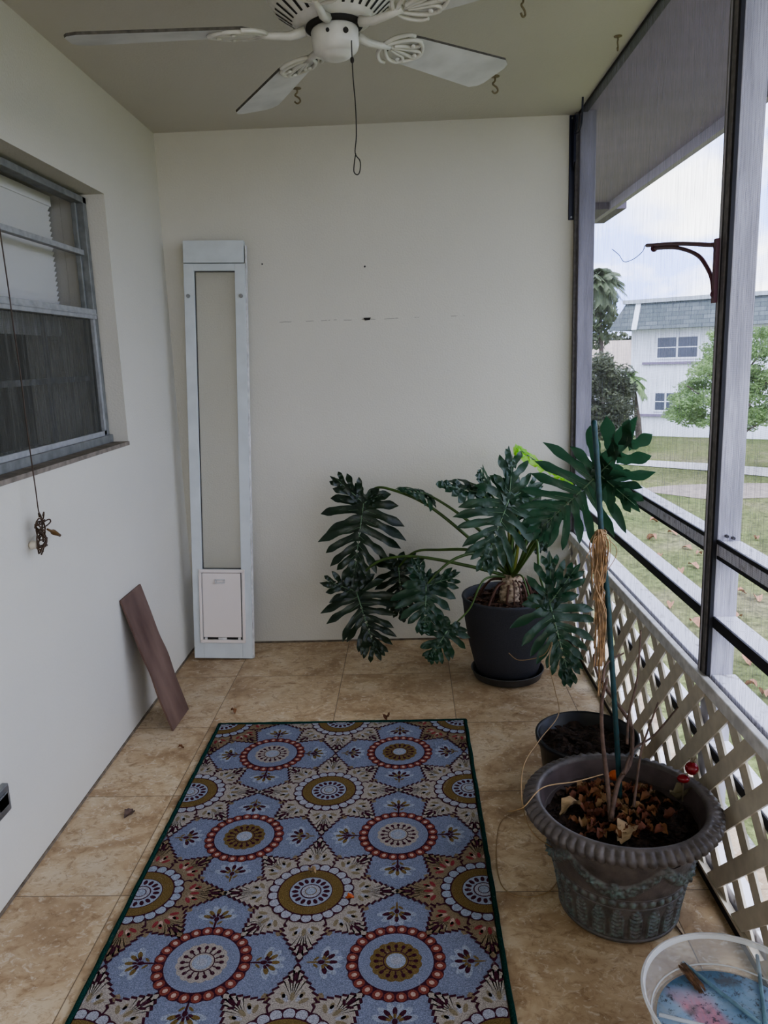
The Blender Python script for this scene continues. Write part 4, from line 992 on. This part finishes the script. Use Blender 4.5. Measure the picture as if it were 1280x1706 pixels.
# ------------------------------------------------------------------ outdoors
GZ = -2.4
def lawn_mat():
    m, nt, b, v = newmat('lawn')
    c = ramp_n(nt, noise_n(nt, v, .35, 4, .6), [(.35, (.15, .19, .075)), (.55, (.22, .235, .11)), (.70, (.31, .28, .19))])
    f = ramp_n(nt, noise_n(nt, v, 9, 6, .75), [(.35, (.35,.35,.35)), (.65, (1.25,1.25,1.1))])
    c = mixc(nt, 1.0, c, f, 'MULTIPLY')
    nt.links.new(c, b.inputs['Base Color']); b.inputs['Roughness'].default_value = 1; b.inputs['Specular IOR Level'].default_value = .1
    bp = nt.nodes.new('ShaderNodeBump'); bp.inputs['Strength'].default_value = .9; bp.inputs['Distance'].default_value = .05
    nt.links.new(noise_n(nt, v, 25, 5, .7), bp.inputs['Height']); nt.links.new(bp.outputs[0], b.inputs['Normal'])
    return m
k = MB(); k.poly([(-40, -30, GZ), (120, -30, GZ), (120, 140, GZ), (-40, 140, GZ)]); struct(k.build('lawn', lawn_mat()))
M_conc = mat('path_concrete', (.52, .50, .49), .9, 0, 5, .2)
w = [P(975, 762, z=GZ), P(1180, 773, z=GZ), P(1290, 781, z=GZ)]; w2 = [P(975, 770, z=GZ), P(1180, 785, z=GZ), P(1290, 796, z=GZ)]
def ext(a, b, t): return a+(b-a)*t
far = [ext(w[1], w[0], 3), *w, ext(w[1], w[2], 5)]; near = [ext(w2[1], w2[0], 3), *w2, ext(w2[1], w2[2], 5)]
k = MB()
for i in range(4): k.poly([(*far[i].xy, GZ+.02), (*far[i+1].xy, GZ+.02), (*near[i+1].xy, GZ+.02), (*near[i].xy, GZ+.02)])
struct(k.build('path', M_conc))
k = MB(); c = P(1215, 818, z=GZ)
k.poly([(c.x+1.9*cos(a)*(1+.2*sin(3*a)), c.y+1.3*sin(a)*(1+.15*cos(2*a)), GZ+.01) for a in [2*pi*i/24 for i in range(24)]]); struct(k.build('bare_dirt', mat('bare_dirt', (.30, .25, .21), 1, 0, 6, .3)))
# apartment building
A = P(1048, 725, z=GZ); Bp = P(1245, 731, z=GZ); d = (Bp-A).normalized(); d.z = 0; d.normalize(); nb = V((d.y, -d.x, 0)); nb = nb if nb.y < 0 else -nb
ap = thing('apartment_building', (A.x, A.y, GZ), 'white two storey apartment building with grey shingled mansard roof across the lawn', 'building')
BM = Matrix(((d.x, -nb.x, 0, A.x), (d.y, -nb.y, 0, A.y), (0, 0, 1, GZ), (0, 0, 0, 1)))  # local x along facade, y inward
def on_face(px, py):
    n = nb; c = V((CX, CY, CZ)); r_ = P(px, py, z=GZ) - c if P(px, py, z=GZ).y > CY else None
    dd = _f + _r*((px-640)/FPX) + _u*((853-py)/FPX); t = (A-c).dot(n)/dd.dot(n); w_ = c+dd*t
    return (w_-A).dot(d), w_.z-GZ
M_apt = mat('white_siding', (.84, .86, .93), .8, 0, 2, .06)
zE = on_face(1100, 548)[1]; zT = on_face(1100, 503)[1]
k = MB(); k.box((0, 0, 0), (24, 12, zE+.05)); k.build('walls', M_apt, ap, mtx=BM)
def shingle():
    m, nt, b, v = newmat('grey_shingles')
    br = nt.nodes.new('ShaderNodeTexBrick'); br.inputs['Scale'].default_value = 1; br.inputs['Brick Width'].default_value = .5; br.inputs['Row Height'].default_value = .17; br.inputs['Mortar Size'].default_value = .012
    br.inputs['Color1'].default_value = (.10, .12, .12, 1); br.inputs['Color2'].default_value = (.15, .17, .17, 1); br.inputs['Mortar'].default_value = (.06, .07, .08, 1)
    mp = nt.nodes.new('ShaderNodeMapping'); mp.inputs['Rotation'].default_value = (rad(90), 0, 0); nt.links.new(v, mp.inputs[0]); nt.links.new(mp.outputs[0], br.inputs['Vector'])
    nt.links.new(br.outputs[0], b.inputs['Base Color']); b.inputs['Roughness'].default_value = .9; return m
k = MB(); lo, hi = -.75, -.2
v8 = [(lo, lo, zE), (24-lo, lo, zE), (24-lo, 12-lo, zE), (lo, 12-lo, zE), (hi, hi, zT), (24-hi, hi, zT), (24-hi, 12-hi, zT), (hi, 12-hi, zT)]
for q in ((0, 1, 5, 4), (1, 2, 6, 5), (2, 3, 7, 6), (3, 0, 4, 7), (0, 3, 2, 1), (4, 5, 6, 7)): k.poly([v8[i] for i in q])
k.build('mansard_roof', shingle(), ap, mtx=BM)
k = MB(); k.box((hi-.12, hi-.12, zT-.02), (24.3, 12.3, zT+.14)); k.build('roof_cap', mat('roof_cap', (.42, .45, .48), .7), ap, mtx=BM)
u0 = on_face(1062, 530)[0]; k = MB()
k.poly([(u0+.0, lo-.01, zE), (u0+.22, lo-.01, zE), (u0+.22, hi-.02, zT), (u0, hi-.02, zT)]); k.build('drain_pipe', M_apt, ap, mtx=BM)
M_wdark = mat('dark_panes', (.09, .10, .13), .25)
for (x0, y0, x1, y1) in ((1097, 563, 1162, 594), (1093, 655, 1126, 683)):
    a0, z1 = on_face(x0, y0); a1, z0 = on_face(x1, y1)
    k = MB(); k.box((a0-.08, -.05, z0-.08), (a1+.08, -.01, z1+.08)); wn = k.build('window', M_apt, ap, mtx=BM)
    k = MB(); mid = (a0+a1)/2; k.box((a0, -.06, z0), (mid-.04, -.052, z1)); k.box((mid+.04, -.06, z0), (a1, -.052, z1)); k.build('pane', M_wdark, wn, mtx=BM)
    k = MB(); k.box((a0, -.07, (z0+z1)/2-.02), (a1, -.061, (z0+z1)/2+.02)); k.build('sash_bar', M_apt, wn, mtx=BM)
    k = MB(); k.box((a0-.6, -.12, z0-.28), (a1+.4, -.0, z0-.18)); k.build('ledge', M_soff, wn, mtx=BM)
for x in range(4):
    for zc in (1.3, 4.1):
        a0 = 9+x*4; k = MB(); k.box((a0-.08, -.05, zc-.08), (a0+1.88, -.01, zc+1.18)); wn = k.build('window', M_apt, ap, mtx=BM)
        k = MB(); k.box((a0, -.06, zc), (a0+.86, -.052, zc+1.1)); k.box((a0+.94, -.06, zc), (a0+1.8, -.052, zc+1.1)); k.build('pane', M_wdark, wn, mtx=BM)
# tan building further off
tn = thing('tan_building', (8, 46, GZ), 'low tan building far off behind the hedge left of the white one', 'building')
q0, q1 = P(940, 575, y=46), P(1075, 575, y=46); zw = P(1000, 612, y=46).z
k = MB(); k.box((q0.x, 46.5, GZ), (q1.x+3, 54, zw)); k.build('walls', M_apt, tn)
k = MB(); k.poly([(q0.x-.4, 46, zw-.1), (q1.x+3.4, 46, zw-.1), (q1.x+2.4, 49, q0.z+.2), (q0.x+.6, 49, q0.z+.2)]); k.poly([(q0.x+.6, 49, q0.z+.2), (q1.x+2.4, 49, q0.z+.2), (q1.x+3.4, 55, zw-.1), (q0.x-.4, 55, zw-.1)])
k.build('tiled_roof', mat('tan_roof', (.45, .38, .32), .9, 0, 3, .15), tn)

def foliage(k, c, rx, ry, rz, n, s, rnd, droop=0, shell=.55):
    for i in range(n):
        while True:
            q = V((rnd.uniform(-1, 1), rnd.uniform(-1, 1), rnd.uniform(-1, 1)))
            if shell*.6 < q.length < 1: break
        p = V(c)+V((q.x*rx, q.y*ry, q.z*rz))
        a = V((rnd.uniform(-1, 1), rnd.uniform(-1, 1), rnd.uniform(-.6, .6)-droop)).normalized()*s*rnd.uniform(.6, 1.3)
        b = a.cross(V((rnd.uniform(-1, 1), rnd.uniform(-1, 1), rnd.uniform(-1, 1)))).normalized()*s*.35
        k.poly([p-a, p+b, p+a, p-b])
def flmat(name, a, b_):
    m, nt, b, v = newmat(name); c = ramp_n(nt, noise_n(nt, v, 1.8, 5, .7), [(.35, a), (.65, b_)]); nt.links.new(c, b.inputs['Base Color']); b.inputs['Roughness'].default_value = .6
    tr = nt.nodes.new('ShaderNodeBsdfTranslucent'); nt.links.new(c, tr.inputs[0]); mx = nt.nodes.new('ShaderNodeMixShader'); mx.inputs[0].default_value = .35
    nt.links.new(b.outputs[0], mx.inputs[1]); nt.links.new(tr.outputs[0], mx.inputs[2]); nt.links.new(mx.outputs[0], nt.nodes['Material Output'].inputs[0]); return m
M_fl = flmat('bright_foliage', (.13, .22, .07), (.30, .42, .18)); M_fd = flmat('dark_foliage', (.05, .065, .04), (.17, .19, .11)); M_fp = flmat('palm_foliage', (.08, .11, .06), (.20, .24, .13))
M_bark = mat('tree_bark', (.14, .11, .09), .9, 0, 8, .4)
rnd = random.Random(21)
tc = P(1215, 650, y=19.5)
tr_ = thing('leafy_tree', (tc.x, 19.5, GZ), 'bright green leafy tree on the lawn partly hidden behind the big post', 'tree')
k = MB(); k.tube(bez([(tc.x, 19.5, GZ), (tc.x+.1, 19.5, GZ+1.0), (tc.x+.1, 19.5, GZ+2.4)], 4), [.12]*4+[.08]*5, 8)
for i in range(9):
    a = i*2.4; k.tube(bez([(tc.x+.05, 19.5, GZ+.8+.18*i), (tc.x+.7*cos(a), 19.5+.7*sin(a), GZ+1.3+.22*i), (tc.x+1.3*cos(a), 19.5+1.2*sin(a), GZ+1.6+.25*i)], 3), .025, 5)
k.build('trunk', M_bark, tr_)
k = MB()
for i in range(150):
    px = 1110+190*rnd.random()**.75; top = 700-150*min(1, ((px-1105)/95))**.8; py = rnd.uniform(top, 712-(10 if px < 1150 else 0))
    c = P(px, py, y=19.5+rnd.uniform(-.9, .9)); r = rnd.uniform(.16, .34); foliage(k, c, r*1.3, r*1.3, r*.7, 150, .062, rnd, shell=.0)
for i in range(60):
    c = P(rnd.uniform(1290, 1420), rnd.uniform(540, 710), y=19.5+rnd.uniform(-.9, .9)); foliage(k, c, .4, .4, .3, 160, .075, rnd, shell=.0)
k.build('foliage', M_fl, tr_)
k = MB(); hd = thing('dark_hedge', (P(1000, 700, y=25).x, 25, GZ), 'dark dense shrubs on the lawn left of the white building', 'shrub')
for i in range(120):
    px = rnd.uniform(950, 1050); top = 612+(14*sin(px*.13))+max(0, px-1035)*1.2; py = rnd.uniform(top, 730)
    c = P(px, py, y=25+rnd.uniform(-.6, .6)); r = rnd.uniform(.18, .4); foliage(k, c, r*1.2, r, r*.9, 130, .09, rnd, shell=.0)
k.build('foliage', M_fd, hd)
k = MB()
for i in range(6): k.tube([P(965+i*14, 728, y=25.), P(968+i*13, 680, y=25.)], .03, 5)
k.build('stems', M_bark, hd)
def palm(name, pc, base, R, nf, label, s, mm):
    t = thing(name, (pc.x, pc.y, base), label, 'palm tree'); rn = random.Random(s)
    k = MB(); k.tube(bez([(pc.x+.4, pc.y, base), (pc.x+.25, pc.y, (base+pc.z)/2), tuple(pc)], 6), [.13]*6+[.10]*7, 9); k.build('trunk', M_bark, t)
    k = MB()
    for i in range(nf):
        a = rn.uniform(0, 2*pi); el = rn.uniform(-.7, 1.3); ln = R*rn.uniform(.8, 1.1)
        pts = [V(pc)+V((cos(a)*cos(el)*ln*u, sin(a)*cos(el)*ln*u, sin(el)*ln*u-.55*ln*u*u)) for u in (0, .25, .5, .75, 1)]
        for j in range(4):
            p0, p1 = pts[j], pts[j+1]
            for q in range(7):
                u = q/7; p = p0.lerp(p1, u)
                for sd in (1, -1):
                    sidev = V((-sin(a), cos(a), 0))*sd; L_ = R*.34*(1-.5*abs((j+u)/4-.4)); tip = p+sidev*L_*.7+(p1-p0).normalized()*L_*.5+V((0, 0, -L_*.45))
                    w_ = (p1-p0).normalized()*.03; k.poly([p-w_, p+w_, tip])
    k.build('fronds', mm, t); return t
pc = P(996, 466, y=33); palm('palm_tree', pc, GZ, 1.25, 110, 'tall palm tree with a shaggy crown beside the far wall post', 5, M_fp)
pc = P(994, 520, y=33.2)
k = MB(); foliage(k, pc, .95, .9, 1.7, 1800, .16, rnd, droop=.8, shell=.1)
o = k.build('dead_fronds', M_fp, bpy.data.objects['palm_tree'])
pc = P(1052, 630, y=26.5); palm('small_palm', pc, GZ, .75, 30, 'small green palm between the dark shrubs and the white building', 9, M_fl)
k = MB(); dt = thing('background_trees', (14, 60, GZ), 'row of distant dark trees behind the tan building', 'trees')
for i in range(9):
    c = P(960+i*14, 575, y=60); foliage(k, (c.x, 60, c.z-.4), 1.1, 1, .9+.3*(i % 3), 500, .28, rnd, shell=.1)
k.build('foliage', M_fd, dt); dt['kind'] = 'stuff'
rl = random.Random(8)
spots = [(1140, 860), (1120, 890), (1100, 930), (1145, 915), (1165, 925), (1135, 955), (1155, 945), (1118, 1012), (1158, 1042), (1090, 870), (1240, 1060), (1245, 1105), (1235, 990), (1262, 1000), (1250, 1145), (1270, 1085), (1222, 880), (1260, 900), (1275, 955), (1085, 900), (1110, 960), (1230, 1030), (1272, 1160), (1060, 800), (1112, 842), (1160, 1290), (1262, 1360), (1180, 1260), (1070, 925)]
M_fall = mat('fallen_leaf', (.42, .22, .13), .8, 0, 20, .3)
for i, (x, y) in enumerate(spots):
    p = P(x, y, z=GZ); curled('fallen_leaf', (p.x, p.y, GZ+.005), rl.uniform(.14, .24), M_fall, 'orange brown fallen leaf lying on the lawn below the porch', 'fallen leaves on the lawn', seed=200+i, tilt=.1)

# ------------------------------------------------------------------ light
wd = bpy.data.worlds.new('overcast_sky'); bpy.context.scene.world = wd; wd.use_nodes = True
nt = wd.node_tree; bg = nt.nodes['Background']; tc_ = nt.nodes.new('ShaderNodeTexCoord')
v = scaled(nt, tc_.outputs['Generated'], (1, 1, 2.4))
c = ramp_n(nt, noise_n(nt, v, 5.5, 6, .55, .3), [(.40, (.38, .50, .98)), (.58, (.95, .96, 1.0))])
nt.links.new(c, bg.inputs['Color']); bg.inputs['Strength'].default_value = 3.5
sn = bpy.data.lights.new('soft_sun', 'SUN'); sn.energy = 1.6; sn.angle = rad(60); sn.color = (1, .98, .94)
so = bpy.data.objects.new('soft_sun', sn); COL.objects.link(so); so.rotation_euler = (rad(18), rad(28), 0)
# added fill lamp behind the viewer, standing in for daylight along the porch
al = bpy.data.lights.new('porch_fill', 'AREA'); al.shape = 'RECTANGLE'; al.size = 1.5; al.size_y = 1.3; al.energy = 11; al.color = (1, .96, .88)
ao = bpy.data.objects.new('porch_fill', al); COL.objects.link(ao); ao.location = (.85, -5.3, 1.5); ao.rotation_euler = (rad(88), 0, 0)
sc = bpy.context.scene
sc.view_settings.view_transform = 'AgX'; sc.view_settings.look = 'AgX - Medium High Contrast'; sc.view_settings.exposure = 0.42
sc.cycles.max_bounces = 10; sc.cycles.diffuse_bounces = 6; sc.cycles.transparent_max_bounces = 16; sc.cycles.use_denoising = True; sc.cycles.sample_clamp_indirect = 6
